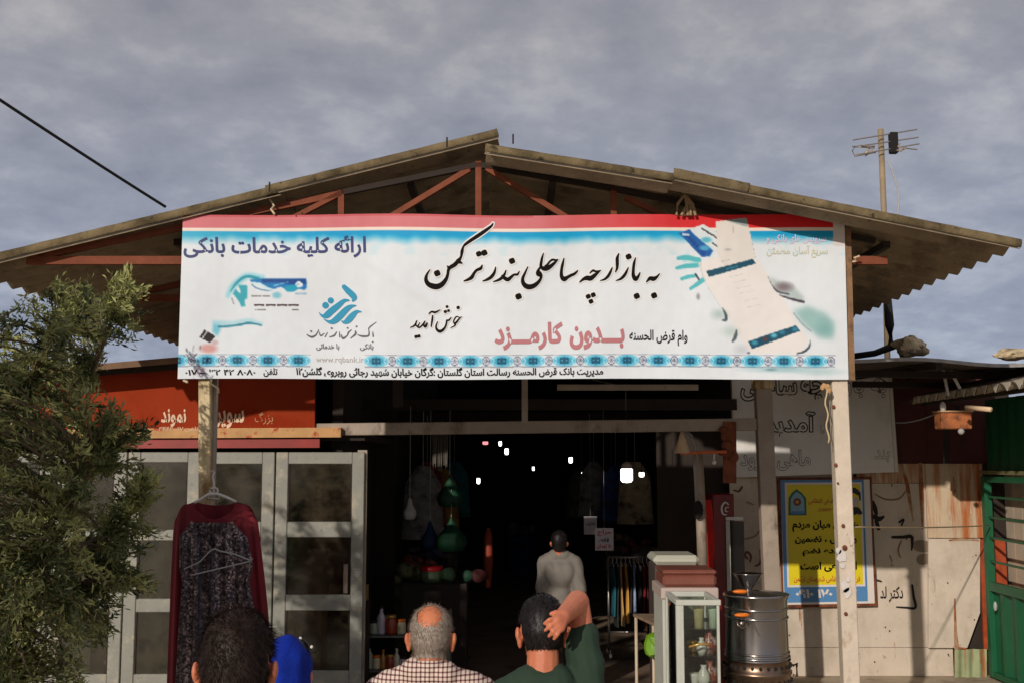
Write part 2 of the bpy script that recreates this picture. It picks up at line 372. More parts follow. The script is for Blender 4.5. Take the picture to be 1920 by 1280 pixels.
d = (rs_ - rr).normalized() * .12; sheet_cols(rr, rs_, -.02, 'roof_sheet_upper_east')
sheet_cols(rs_ - d, re, .012, 'roof_sheet_lower_east')
m_edge = M('asbestos_edge', rgb(116, 102, 76), .95, var=.3, scale=5, bump=.8, bscale=40, spec=.15, dirt=[(rgb(76, 66, 46), (.48, .64), 3, (1, 1, 1)), (rgb(62, 56, 42), (.58, .66), 13, (1, 1, 1))])
def edge_roll(a, b, r, dz):      # the rolled outer flank of the first corrugation
    a = a + Vector((0, -.012, dz)); b = b + Vector((0, -.012, dz)); mb = MB(); t = (b - a).normalized(); up = Vector((-t.z, 0, t.x)); up = up if up.z > 0 else -up; prev = None; n = 24
    prof = [(math.cos(q_), math.sin(q_)) for q_ in [math.pi * (.42 + i * .07) for i in range(13)]]
    for i in range(n + 1):
        c = a + (b - a) * i / n; w_ = 1 + .10 * noise.noise(Vector((i * .7, r * 50, 0)))
        for (cx_, cz_) in prof: mb.v.append(c + Vector((0, 1, 0)) * (cx_ * .028 + .02) + up * (cz_ * r * w_))
    for i in range(n):
        for j in range(12): k = i * 13 + j; mb.f.append((k, k + 1, k + 14, k + 13))
    me = mb.mesh('edge_roll'); o = link_mesh('edge_roll', me, m_edge, hall, smooth=True); o.modifiers.new('thick', 'SOLIDIFY').thickness = .006
dl_ = (ls - lr).normalized() * .08; edge_roll(lr, ls + dl_, .036, .0); edge_roll(ls, le, .038, -.018)
edge_roll(rr, rs_, .035, -.02); mid_ = rs_ + (re - rs_) * .22; edge_roll(rs_ - dl_ * .0, mid_, .043, .012); edge_roll(mid_, re, .037, .006)
# trusses: one steel truss and its copies
def truss(Y, loc):
    t = MB(); A = P(52, 489, Y); B = P(1662, 489, Y); t.bar(A, B, .06, .05); tr = t.build('truss', m_truss, hall)
    def mem(p, q, nm, w_=.05): MB().bar(P(p[0], p[1], Y), P(q[0], q[1], Y), w_, .045).build(nm, m_dark if nm == 'ridge_chord' else m_truss, tr)
    mem((76, 481), (343, 426), 'top_chord', .045); mem((343, 426), (640, 364), 'top_chord', .045); mem((640, 362), (897, 310), 'ridge_chord', .04)
    mem((897, 310), (1150, 354), 'ridge_chord', .04); mem((1150, 354), (1640, 452), 'ridge_chord', .04); mem((60, 489), (76, 472), 'end_plate', .09)
    mem((640, 489), (640, 357), 'upright', .044); mem((897, 489), (897, 304), 'upright', .044); mem((1151, 489), (1150, 352), 'upright', .044)
    mem((600, 487), (880, 318), 'diagonal', .04); mem((912, 316), (1190, 487), 'diagonal', .04); mem((400, 487), (638, 364), 'diagonal', .036); mem((1172, 371), (1420, 487), 'diagonal', .036)
    return tr
YT = 8.10
tr0 = truss(YT, None)
for k in range(1, 5):
    c = copy_tree(tr0, hall); c.location = (0, 1.9 * k, 0)
    for o in [c] + [x for x in bpy.data.objects if x.parent == c]: pass
for i, (p, q) in enumerate([((300, 411), 0), ((760, 297), 0), ((1040, 296), 0), ((1420, 361), 0), ((1700, 414), 0)]):
    yy0 = (YL if p[0] < 920 else YF); a = P(p[0], p[1], yy0) + Vector((0, .42, -.085)); MB().bar(a, a + Vector((0, 16, 0)), .05, .05, (0, 0, 1)).build('purlin', m_dark, hall)
# bolts through the ridge, little hooks
for px_, py_ in ((838, 268), (962, 262), (505, 352)):
    a = P(px_, py_ + 8, YF + .1); MB().tube([a, a + Vector((0, 0, .07))], .006, 6).build('roof_bolt', m_dark, hall)
# inside of the hall
def hw(mb, nm, mt=m_dark): return mb.build(nm, mt, hall)
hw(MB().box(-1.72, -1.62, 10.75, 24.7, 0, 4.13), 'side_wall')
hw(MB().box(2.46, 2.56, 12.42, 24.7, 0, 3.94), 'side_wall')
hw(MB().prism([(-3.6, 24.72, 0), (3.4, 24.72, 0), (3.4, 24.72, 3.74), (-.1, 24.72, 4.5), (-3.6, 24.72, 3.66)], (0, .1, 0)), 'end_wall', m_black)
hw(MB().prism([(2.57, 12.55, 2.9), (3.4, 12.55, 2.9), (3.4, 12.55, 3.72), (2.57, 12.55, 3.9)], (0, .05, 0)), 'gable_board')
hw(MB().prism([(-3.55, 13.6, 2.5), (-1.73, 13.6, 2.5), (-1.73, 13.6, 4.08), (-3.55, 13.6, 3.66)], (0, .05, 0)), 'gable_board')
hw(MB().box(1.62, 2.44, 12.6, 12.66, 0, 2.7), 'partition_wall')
for k in range(4):
    y = 12.2 + k * 3.2; hw(MB().box(-1.61, 2.45, y, y + .08, 2.86, 2.98), 'tie_beam')
hw(MB().box(-.98, -.9, 9.2, 9.26, 2.75, 4.0), 'hanging_rail'); hw(MB().box(.08, .13, 9.2, 9.24, 2.62, 4.0), 'hanging_rail', m_portal)
hw(MB().box(.4, 1.65, 9.9, 9.94, 2.93, 2.98), 'hanging_rail', m_portal)

# ------------------------------------------------------------------ front posts and portal
def post(p0, p1, Y, wd, dp, mat, label):
    a, b = P(p0[0], p0[1], Y), P(p1[0], p1[1], Y); t = a + (b - a) * (a.z / (a.z - b.z))
    rt = empty('canopy_post', (t.x, t.y, 0), label, 'post', 'posts under the canopy')
    mb = MB(); n = 10
    for i in range(n):
        q0, q1 = t + (a - t) * i / n, t + (a - t) * (i + 1) / n
    mb.bar(t, a, wd, dp); mb.build('shaft', mat, rt, bevel=.006)
    MB().box(t.x - .12, t.x + .12, Y - .12, Y + .12, .001, .014).build('base_plate', m_rust, rt, bevel=.003)
    return rt
pr = post((1562, 480), (1594, 1280), 8.08, .115, .1, m_post, 'cream steel post with rust spots under the right end of the banner')
pl = post((386, 480), (386, 1000), 8.08, .085, .09, m_post2, 'weathered yellowish post with the dress hanging on it')
pm = MB(); a = P(405, 720, 8.12); pm.tube([(a.x - .005, 8.12, 0.02), (a.x, 8.12, 4.0)], .022, 8); pm.build('pipe', m_portal, pl, smooth=True)
k_ = MB()
for (px_, py_, sz) in ((1563, 762, 5), (1567, 871, 5), (1581, 985, 5), (1584, 1026, 7), (1571, 905, 3), (1586, 1150, 5)):
    c = P(px_, py_, 8.02); k_.ball(c, (sz / 262 * .7, .012, sz / 262 * .75), 10, 6)
k_.build('bolt_stub', m_rust, pr, smooth=True)['kind'] = 'stuff'
# flaking bare patches on the post
m_flake = M('bare_primer', rgb(208, 202, 196), .7, var=.1, scale=20, bump=.3)
fl = MB(); random.seed(3)
for (px_, py_, r0) in ((1579, 1042, 9), (1573, 1030, 5), (1584, 1097, 8), (1589, 1110, 7), (1580, 1060, 5), (1590, 1085, 4)):
    c = P(px_, py_, 8.0195); ply = [c + Vector((r0 / 262 * (1 + random.uniform(-.3, .3)) * math.cos(t), 0, 1.3 * r0 / 262 * (1 + random.uniform(-.3, .3)) * math.sin(t))) for t in [i * .7 for i in range(9)]]
    fl.prism(ply, (0, .004, 0))
fl.build('paint_flake', m_flake, pr)['kind'] = 'stuff'

YP = 10.58
portal = empty('portal_frame', (2.4, YP, 0), 'grey square steel goal-post frame spanning the hall entrance below the banner', 'steel frame')
a, b = P(1432, 800, YP), P(1454, 1280, YP); t = a + (b - a) * (a.z / (a.z - b.z))
tp = P(1430, 728, YP)
MB().bar(t, tp, .15, .12).build('post', m_portal, portal, bevel=.006)
MB().box(tp.x - .09, tp.x + .09, YP - .08, YP + .08, tp.z - .002, tp.z + .16).build('post_head', m_post2, portal, bevel=.004)
MB().bar(P(500, 806, YP), P(1417, 795, YP), .115, .1).build('beam', m_portal, portal, bevel=.006)
# hall props: grey tube with its cable, rusty bracket with lamp cone
hp = MB(); q = [(1318, 1075), (1314, 960), (1310, 880), (1308, 845)]
hp.tube([P(x, y, 10.9) for x, y in q] , .05, 12); p0 = P(1318, 1075, 10.9); hp.tube([(p0.x + .02, 10.9, .05), p0], .05, 12)
tube_ = hp.build('upright_tube', m_portal, None, (p0.x, 10.9, .05), smooth=True); tag(tube_, 'round grey tube standing upright behind the white vitrine, cable at its top', 'pole')
cbm = MB(); cbm.tube([P(x, y, 10.86) for x, y in ((1308, 862), (1305, 838), (1297, 815), (1286, 806), (1280, 812))], .009, 6)
cbm.build('cable', m_cable, tube_, smooth=True)
MB().ball(P(1309, 955, 10.8), (.05, .04, .09), 8, 6).build('meter', m_black, tube_)
lampa = empty('lamp_bracket', P(1365, 845, 10.45), 'rusty orange rod bracket holding a small cone lamp shade below the beam', 'lamp bracket')
MB().bar(P(1275, 849, 10.45), P(1362, 846, 10.45), .028, .03).build('rod', M('orange_primer', rgb(196, 96, 44), .7, var=.2, scale=12), lampa, bevel=.003)
MB().lathe([(.075, 0), (.07, .02), (.03, .14), (.012, .2), (.0, .2)], P(1279, 849, 10.45), 16).build('lamp_shade', M('cream_shade', rgb(206, 178, 140), .6, var=.1), lampa, smooth=True)
rb = MB(); random.seed(11)
for k in range(9):
    c = P(1362 + random.uniform(-10, 14), 830 + random.uniform(-26, 28), 10.5); rb.ball(c, (random.uniform(.025, .06), .03, random.uniform(.03, .07)), 7, 5)
rb.bar(P(1368, 790, 10.52), P(1368, 905, 10.52), .12, .03)
rb.build('rusted_plate', m_rust, lampa)
MB().tube([P(1339, 849, 10.45), P(1339, 862, 10.45)], .008, 6).ball(P(1339, 866, 10.45), .022, 8, 6).build('socket', m_white, lampa, smooth=True)

# ------------------------------------------------------------------ banner
YB = 8.0
def BY(px, py):
    return YB + .010 * math.sin(px * .0105 + 1.2) + .006 * math.sin(px * .031 + py * .012) + .004 * math.sin(py * .03 + px * .004) - .009 * math.exp(-((py - 470 - (px - 660) * .62) / 13.) ** 2) * max(0, 1 - abs(px - 800) / 260.)
def edgewarp(px, py):      # hanging slack of the top and bottom hems
    t = (py - 403) / 307.
    return py + (1 - t) * 2.2 * math.sin((px - 343) * .0123) * math.sin((px - 343) * .0031) + t * 1.2 * math.sin(px * .009 + .6)
def lx(px, py):            # left edge leans out towards the bottom, right edge too
    t = (py - 403) / 307.; l = 343 - 10 * t; r = 1583 + 8 * t; return l + (px - 333) / (1591 - 333.) * (r - l)
def FB(px, py, off=0):     # picture position on the printed sheet
    return P(px, edgewarp(px, py), BY(px, py) - off)
banner = empty('banner', tuple(P(960, 710, YB)), 'long white banner with red and blue top stripes and Persian calligraphy across the canopy', 'banner')
X0, X1, Y0, Y1 = 330, 1594, 400, 712
Wp, Hp = X1 - X0, Y1 - Y0
xx, yy = np.meshgrid(np.arange(Wp) + X0 + .5, np.arange(Hp) + Y0 + .5)
img = np.empty((Hp, Wp, 3)); img[:] = (222, 229, 234)
def blur(a, s):
    if s <= 0: return a
    r = int(3 * s + 1); k = np.exp(-.5 * (np.arange(-r, r + 1) / s) ** 2); k /= k.sum()
    a = np.apply_along_axis(lambda v: np.convolve(np.pad(v, r, 'edge'), k, 'valid'), 0, a)
    return np.apply_along_axis(lambda v: np.convolve(np.pad(v, r, 'edge'), k, 'valid'), 1, a)
def lay(mask, col, a=1.0):
    m_ = np.clip(mask * a, 0, 1)[..., None]; img[:] = img * (1 - m_) + np.array(col, float) * m_
def poly(pts, col, s=.6, a=1.0, org=(0, 0), sc=1.0):
    p = [(org[0] + x / sc, org[1] + y / sc) for x, y in pts]; ins = np.zeros(xx.shape, bool)
    for i in range(len(p)):
        (x1, y1), (x2, y2) = p[i], p[(i + 1) % len(p)]
        if y1 == y2: continue
        c = ((yy < y1) != (yy < y2)) & (xx < (x2 - x1) * (yy - y1) / (y2 - y1) + x1); ins ^= c
    bx = [max(0, int(min(q[0] for q in p) - X0 - 4 * s - 4)), min(Wp, int(max(q[0] for q in p) - X0 + 4 * s + 4)), max(0, int(min(q[1] for q in p) - Y0 - 4 * s - 4)), min(Hp, int(max(q[1] for q in p) - Y0 + 4 * s + 4))]
    mk = np.zeros(xx.shape); sub = ins[bx[2]:bx[3], bx[0]:bx[1]].astype(float)
    if sub.size: mk[bx[2]:bx[3], bx[0]:bx[1]] = blur(sub, s)
    lay(mk, col, a)
def stroke(pts, col, s=.6, a=1.0, org=(0, 0), sc=1.0):
    c = catmull(pts, 8); mk = np.full(xx.shape, -1e9)
    for q in c:
        x, y, w_ = org[0] + q[0] / sc, org[1] + q[1] / sc, q[2] / sc / 2
        mk = np.maximum(mk, w_ - np.hypot(xx - x, yy - y))
    lay(np.clip(mk / max(s, .3) / 2 + .5, 0, 1), col, a)
def ell(x, y, rx, ry, col, s=.3, a=1.0, org=(0, 0), sc=1.0):
    d = np.hypot((xx - org[0] - x / sc) / (rx / sc), (yy - org[1] - y / sc) / (ry / sc)); lay(1 - np.clip((d - 1 + s) / (2 * s), 0, 1), col, a)
# top stripes
rs2 = np.random.RandomState(4)
nz = blur(rs2.rand(Hp, Wp), 5); nz = (nz - nz.mean()) / nz.std()
nzx = blur(rs2.rand(1, Wp).repeat(9, 0), 6)[4]; nzx = (nzx - nzx.mean()) / nzx.std()
redf = np.clip((xx - 1000) / 330., 0, 1)
red = np.stack([208 + 6 * redf, 118 - 88 * redf, 124 - 88 * redf], -1)
mr = ((yy < 428) * 1.0); img = img * (1 - mr[..., None]) + red * mr[..., None]
lay(((yy < 407) & (xx < 1000)) * .5, (190, 60, 66)); lay(((yy >= 428) & (yy < 433)) * 1.0, (236, 220, 206))
fade = np.clip(1 - (yy - 441 - 1.6 * nzx[None]) / 20., 0, 1) ** 1.3 * (yy >= 433)
leftpale = np.clip((xx - 330) / 260., 0, 1); cy = np.stack([64 - 62 * leftpale, 178 - 20 * leftpale, 210 + 0 * xx], -1)
fm = fade[..., None]; img = img * (1 - fm) + cy * fm
lay(np.clip(nz * .12, 0, .25) * (yy > 450) * (yy < 480), (150, 210, 225))
lay((xx > 1562) * (yy < 462) * 1.0, (214, 208, 204)); 
# ornament border
def orn(cx, kind):
    dx_, dy_ = np.abs(xx - cx), np.abs(yy - 676)
    if kind == 0:
        body = np.clip((1 - (dx_ / 24.5) ** 1.7 - (dy_ / 12.) ** 2.2) * 4, 0, 1); lay(body, (112, 200, 228))
        lay(np.clip((1 - (dx_ / 20) ** 1.3 - (dy_ / 9.) ** 1.4) * 4, 0, 1), (66, 170, 205)); lay(np.clip(1 - np.abs(dx_ - 14 - (dy_ * .6)) / 1.6, 0, 1) * (dy_ < 8), (190, 236, 246))
        lay(np.clip((1 - dx_ / 12 - dy_ / 9.) * 3, 0, 1), (24, 92, 120)); lay(np.clip((1 - np.hypot(dx_ - 6, dy_ - 4) / 3.2) * 2, 0, 1), (24, 80, 110)); lay(np.clip((1 - np.hypot(dx_ - 4, dy_) / 2.) * 2, 0, 1) * .7, (120, 200, 226))
        lay(np.clip(1.3 - np.abs(dy_ - 11.2), 0, 1) * (dx_ < 22) * .5, (60, 84, 110))
    else:
        rr_ = np.hypot(dx_, dy_ * .85); lay(np.clip(8.2 - rr_, 0, 1), (206, 214, 226)); lay(np.clip(1 - np.abs(rr_ - 6.6), 0, 1), (44, 54, 84)); lay(np.clip(1 - np.abs(dx_ + dy_ - 4.4) / 1.1, 0, 1), (60, 70, 96)); lay(np.clip(2 - rr_, 0, 1), (70, 80, 100))
        lay(np.clip(1 - np.abs(dy_ - 10.6), 0, 1) * (dx_ < 8) * .7, (70, 90, 120))
for cx in (331, 388, 445.2, 502.4, 559.6): orn(cx, 0); 
for cx in (359.5, 416.8, 474, 531.4): orn(cx, 1)
for i in range(15): orn(705.5 + i * 58.8, 0)
for i in range(15): orn(735 + i * 58.8, 1)
# picture on the left: hand, blue bank card, cuff
G = (360, 510); S = 8.0
stroke([(540, 360, 60), (610, 230, 90), (740, 110, 100), (860, 60, 90), (1060, 80, 60)], (120, 205, 222), 3.5, .75, G, S)
stroke([(580, 300, 14), (640, 205, 30), (740, 105, 40), (850, 68, 40), (1000, 110, 60)], (24, 140, 160), 1.4, .9, G, S)
poly([(870, 110), (1000, 108), (1715, 106), (1718, 250), (1690, 275), (1600, 255), (1530, 295), (1440, 300), (1380, 250), (1330, 225), (1230, 260), (1120, 230), (1010, 160), (880, 150)], (22, 120, 186), .8, 1, G, S)
poly([(1040, 108), (1716, 104), (1716, 180), (1500, 190), (1300, 160), (1060, 165)], (14, 66, 138), 1.2, .95, G, S)
poly([(1390, 220), (1560, 190), (1600, 250), (1500, 300), (1420, 295)], (20, 164, 190), 1, .9, G, S)
stroke([(900, 190, 20), (960, 240, 22), (1100, 280, 22), (1200, 280, 14)], (40, 110, 160), .8, .8, G, S)
stroke([(940, 180, 26), (1040, 200, 40), (1180, 270, 30)], (196, 232, 240), 1.2, .8, G, S); stroke([(1230, 210, 18), (1300, 190, 18), (1440, 150, 10)], (150, 214, 236), .8, .8, G, S)
stroke([(1560, 190, 26), (1600, 160, 40), (1640, 200, 46), (1590, 215, 40)], (230, 240, 244), 1, .95, G, S)
ell(1270, 350, 66, 46, (120, 190, 208), .4, .9, G, S); stroke([(1560, 330, 26), (1710, 330, 26)], (130, 172, 200), 1, .9, G, S)
poly([(690, 195), (830, 205), (830, 395), (790, 420), (800, 520), (740, 525), (690, 420), (615, 335), (650, 255), (720, 330), (730, 290)], (46, 164, 180), .9, .95, G, S)
stroke([(600, 400, 22), (625, 480, 20)], (120, 130, 134), .8, .7, G, S)
for x0, x1 in ((945, 1070), (1120, 1245), (1292, 1418), (1458, 1588)): stroke([(x0, 500, 34), ((x0 + x1) / 2, 496, 34), (x1, 500, 34)], (58, 40, 34), .5, .95, G, S)
stroke([(900, 362, 24), (1030, 362, 24)], (120, 116, 114), .5, .9, G, S); stroke([(1070, 362, 24), (1165, 362, 24)], (120, 116, 114), .5, .9, G, S)
stroke([(950, 572, 14), (1095, 572, 22)], (90, 88, 80), .5, .8, G, S); stroke([(1515, 572, 22), (1585, 572, 22)], (90, 88, 80), .5, .8, G, S)
stroke([(340, 770, 80), (600, 770, 60), (860, 730, 60), (1040, 780, 36)], (150, 210, 224), 3, .7, G, S)
poly([(320, 790), (440, 800), (430, 860), (385, 975), (300, 900)], (104, 190, 212), 2, .9, G, S)
stroke([(400, 825, 26), (520, 822, 34), (700, 800, 36), (860, 772, 36), (1035, 802, 26)], (16, 118, 144), 1.0, .9, G, S)
poly([(185, 870), (350, 968), (268, 1068), (112, 980)], (34, 28, 30), .5, 1, G, S); stroke([(225, 900, 20), (165, 985, 20)], (216, 216, 216), .4, .9, G, S)
ell(250, 1150, 125, 66, (206, 140, 134), .4, .8, G, S); ell(345, 1060, 50, 34, (190, 150, 156), .4, .6, G, S)
# picture on the right: cards, receipt printer, hands
G = (1260, 400); S = 4.266
for pts, c_ in (([(50, 362, 30), (120, 358, 40), (215, 375, 40)], 0), ([(40, 440, 26), (110, 425, 38), (205, 415, 40)], 0), ([(80, 527, 28), (130, 510, 32), (190, 500, 26)], 0), ([(150, 605, 26), (200, 570, 34), (255, 530, 40)], 0)):
    stroke(pts, (76, 182, 190), .9, .95, G, S)
stroke([(90, 385, 14), (200, 395, 14)], (150, 214, 216), .8, .8, G, S); stroke([(190, 490, 16), (215, 530, 16)], (52, 44, 56), .8, .9, G, S); ell(210, 668, 14, 24, (130, 134, 136), .5, .8, G, S)
poly([(60, 158), (250, 88), (440, 200), (430, 290), (320, 345), (235, 348)], (214, 226, 230), .6, 1, G, S)
poly([(55, 162), (140, 130), (175, 170), (330, 300), (305, 345), (235, 350)], (20, 92, 164), .7, 1, G, S); stroke([(110, 170, 24), (250, 320, 40)], (10, 60, 140), 1, .7, G, S)
ell(275, 215, 40, 22, (80, 178, 200), .4, .9, G, S); ell(260, 280, 44, 20, (90, 180, 214), .4, .8, G, S); stroke([(90, 172, 20), (130, 175, 20)], (200, 222, 236), .5, .9, G, S)
for a_ in (((240, 125), (285, 150)), ((285, 155), (335, 180)), ((345, 190), (385, 215)), ((325, 240), (395, 290))): stroke([(a_[0][0], a_[0][1], 14), (a_[1][0], a_[1][1], 14)], (60, 50, 50), .5, .9, G, S)
poly([(210, 400), (350, 350), (680, 362), (960, 790), (1090, 1020), (1040, 1110), (930, 1118), (620, 1118), (430, 800), (240, 500)], (229, 225, 221), 1.4, .95, G, S)
poly([(348, 66), (595, 36), (672, 362), (640, 380), (420, 420), (365, 330)], (221, 217, 211), .7, 1, G, S)
poly([(430, 58), (595, 36), (608, 112)], (138, 158, 158), .9, .95, G, S)
stroke([(600, 60, 5), (668, 350, 7)], (88, 106, 112), .5, .7, G, S); stroke([(488, 110, 8), (490, 155, 8)], (140, 140, 140), .8, .5, G, S)
ell(448, 292, 26, 10, (168, 170, 168), .5, .8, G, S); stroke([(400, 385, 8), (455, 372, 8)], (170, 170, 170), .6, .7, G, S)
stroke([(230, 395, 6), (235, 460, 8), (275, 570, 8), (350, 690, 8), (425, 800, 8)], (184, 184, 186), .9, .8, G, S)
poly([(272, 464), (645, 364), (672, 402), (296, 512)], (18, 76, 100), .5, 1, G, S); stroke([(440, 445, 12), (520, 425, 12)], (60, 150, 176), .6, .7, G, S)
poly([(610, 1020), (990, 893), (1025, 940), (640, 1080)], (18, 76, 100), .5, 1, G, S)
for x_, y_, c_ in ((660, 1030, (70, 160, 186)), (745, 1003, (100, 60, 60)), (815, 975, (110, 200, 220)), (880, 950, (50, 130, 160)), (985, 925, (60, 140, 170))): ell(x_, y_, 24, 17, c_, .5, .85, G, S)
for y_, x_ in ((500, 520), (545, 545), (590, 580), (632, 600), (690, 640), (740, 660)): stroke([(x_ - 55, y_ + 10, 7), (x_ + 45, y_ - 12, 7)], (190, 188, 184), .7, .8, G, S)
poly([(765, 505), (860, 545), (960, 570), (1060, 680), (1040, 715), (850, 640)], (166, 184, 182), 3, .8, G, S); ell(895, 590, 62, 34, (120, 104, 110), .6, .85, G, S)
stroke([(768, 508, 3), (805, 580, 9), (850, 628, 15), (935, 648, 13)], (58, 66, 78), .8, .95, G, S); stroke([(862, 656, 9), (960, 685, 20), (1052, 708, 22)], (66, 58, 70), .9, .95, G, S)
poly([(970, 780), (1080, 740), (1230, 800), (1296, 880), (1290, 1005), (1180, 985), (1050, 890)], (146, 186, 184), 5, .95, G, S); ell(1220, 920, 60, 60, (120, 172, 172), .7, .6, G, S)
stroke([(975, 800, 8), (1040, 880, 10), (1110, 940, 8)], (110, 126, 134), 1, .8, G, S); stroke([(1106, 1010, 4), (1098, 1060, 16), (1060, 1098, 18), (1000, 1116, 12)], (40, 56, 62), .8, .95, G, S)
ell(380, 810, 56, 36, (170, 194, 190), .7, .8, G, S); stroke([(405, 760, 6), (430, 810, 22), (432, 850, 24), (405, 855, 12)], (64, 78, 82), 1, .9, G, S)
ell(465, 945, 60, 36, (186, 204, 200), .7, .8, G, S); stroke([(515, 935, 14), (508, 985, 28), (485, 1020, 18)], (72, 84, 88), 1, .9, G, S); ell(560, 1085, 50, 34, (190, 196, 204), .7, .7, G, S); ell(612, 1112, 12, 9, (70, 80, 90), .5, .8, G, S)
ell(900, 1242, 260, 22, (140, 184, 190), .7, .7, G, S); ell(1180, 1262, 150, 24, (176, 204, 206), .7, .8, G, S); ell(790, 1244, 40, 10, (90, 130, 140), .6, .6, G, S)
ell(375, 696, 12, 8, (180, 140, 160), .6, .4)
img += nz[..., None] * 1.0
# the sheet itself, coloured by the picture
nxg, nyg = 842, 206
V = []; C_ = []
for j in range(nyg + 1):
    for i in range(nxg + 1):
        pass
gu = np.linspace(333, 1591, nxg + 1); gv = np.linspace(403, 710, nyg + 1)
for v in gv:
    for u in gu:
        x = lx(u, v); V.append(tuple(FB(x, v))); C_.append((x, v))
Fc = [(j * (nxg + 1) + i, j * (nxg + 1) + i + 1, (j + 1) * (nxg + 1) + i + 1, (j + 1) * (nxg + 1) + i) for j in range(nyg) for i in range(nxg)]
me = bpy.data.meshes.new('sheet'); me.from_pydata(V, [], Fc); me.update()
C_ = np.array(C_); ix = np.clip((C_[:, 0] - X0).astype(int), 0, Wp - 1); iy = np.clip((C_[:, 1] - Y0).astype(int), 0, Hp - 1)
cc = img[iy, ix] / 255.; cc = np.clip(cc, 0, 1); cc = np.where(cc <= .04045, cc / 12.92, ((cc + .055) / 1.055) ** 2.4)
ca = me.color_attributes.new('print', 'FLOAT_COLOR', 'POINT'); ca.data.foreach_set('color', np.c_[cc, np.ones(len(cc))].ravel())
m_b = bpy.data.materials.new('printed_vinyl'); m_b.use_nodes = True; t = m_b.node_tree; bs = t.nodes['Principled BSDF']; bs.inputs['Roughness'].default_value = .6; bs.inputs['Specular IOR Level'].default_value = .3
at = t.nodes.new('ShaderNodeAttribute'); at.attribute_name = 'print'; t.links.new(at.outputs['Color'], bs.inputs['Base Color'])
tcx = t.nodes.new('ShaderNodeTexCoord'); mpx = t.nodes.new('ShaderNodeMapping'); mpx.inputs['Scale'].default_value = (1, 1, .35); nn = t.nodes.new('ShaderNodeTexNoise'); nn.inputs['Scale'].default_value = 3.2; nn.inputs['Detail'].default_value = 3
t.links.new(tcx.outputs['Object'], mpx.inputs[0]); t.links.new(mpx.outputs[0], nn.inputs['Vector']); bpn = t.nodes.new('ShaderNodeBump'); bpn.inputs['Strength'].default_value = .3; bpn.inputs['Distance'].default_value = .05
t.links.new(nn.outputs['Fac'], bpn.inputs['Height']); t.links.new(bpn.outputs[0], bs.inputs['Normal'])
link_mesh('sheet', me, m_b, banner, smooth=True)
bk = MB()   # dark back of the vinyl, and the turned hem
gx = np.linspace(334, 1590, 90); gz = np.linspace(404, 709, 14)
for i in range(89):
    for j in range(13):
        u0, u1, v0, v1 = gx[i], gx[i + 1], gz[j], gz[j + 1]; bk.quad(FB(lx(u0, v0), v0, -.012), FB(lx(u1, v0), v0, -.012), FB(lx(u1, v1), v1, -.012), FB(lx(u0, v1), v1, -.012))
bk.build('backing', M('banner_back', rgb(150, 146, 142), .8), banner)
# side battens the sheet is stretched on
MB().bar(FB(1588, 428, -.045), FB(1596, 712, -.045), .045, .04).build('batten', M('batten_wood', rgb(136, 104, 74), .8, var=.3, scale=12, col2=rgb(84, 58, 40)), banner)
# lettering
text('ارائه کلیه خدمات بانکی', (344, 443, 686, 484), FB, m_navy, banner, bold=.022)
text('وام قرض الحسنه', (1180, 619, 1289, 649), FB, m_ink, banner, bold=.02)
text('کارمـــزد', (927, 603, 1055, 656), FB, m_inkrose, banner, bold=.04)
text('بـــدون', (1068, 612, 1171, 656), FB, m_inkrose, banner, bold=.04)
text('مدیریت بانک قرض الحسنه رسالت استان گلستان :گرگان خیابان شهید رجائی روبروی گلشن۱۲', (555, 687, 1131, 707), FB, m_ink, banner, bold=.028)
text('۰۱۷ – ۳۲ ۴۲ ۸۰۸۰', (347, 691, 479, 704), FB, m_ink, banner, bold=.022)
text('تلفن', (494, 690, 520, 707), FB, m_ink, banner, bold=.02)
text('بانکی', (675, 644, 700, 657), FB, m_inkgrey, banner, bold=.02)
text('با خدماتی', (593, 644, 636, 657), FB, m_inkgrey, banner, bold=.02)
text('www.rqbank.ir', (592, 668, 682, 682), FB, m_inkfaint, banner, bold=.0)
m_pk = M('pale_pink_ink', rgb(224, 196, 214), .6); m_pg = M('pale_gold_ink', rgb(206, 204, 180), .6)
text('سرویس های بانکی و', (1437, 440, 1549, 458), FB, m_pk, banner, bold=.02)
text('سریع آسان مطمئن', (1437, 461, 1552, 484), FB, m_pg, banner, bold=.02)
head_A = [[(1075, 60, 18), (1040, 110, 38), (900, 215, 55), (760, 310, 50), (670, 375, 42), (630, 420, 30), (610, 490, 48), (595, 570, 36), (560, 625, 58), (500, 690, 62), (430, 735, 56), (405, 775, 46), (395, 840, 44), (370, 910, 55), (310, 985, 74), (240, 1020, 84), (170, 1015, 84), (105, 985, 72), (70, 925, 58), (80, 850, 38), (128, 772, 16)],
          [(540, 625, 40), (575, 650, 50), (608, 664, 26)], [(388, 712, 18), (412, 738, 50)],
          [(912, 690, 18), (890, 740, 48), (830, 768, 42), (790, 815, 44), (755, 875, 55), (700, 910, 42), (640, 932, 20)],
          [(1115, 720, 18), (1095, 800, 42), (1050, 865, 50), (990, 905, 42), (922, 930, 18)],
          [(1470, 780, 14), (1440, 828, 36), (1390, 832, 34), (1345, 870, 46), (1295, 905, 60), (1245, 880, 56), (1215, 850, 36)],
          [(1270, 765, 16), (1245, 830, 38), (1200, 885, 46), (1150, 915, 38), (1082, 938, 18)]]
dots_A = [(238, 822, 52), (862, 522, 46), (945, 505, 50), (1360, 625, 50), (1458, 1160, 52)]
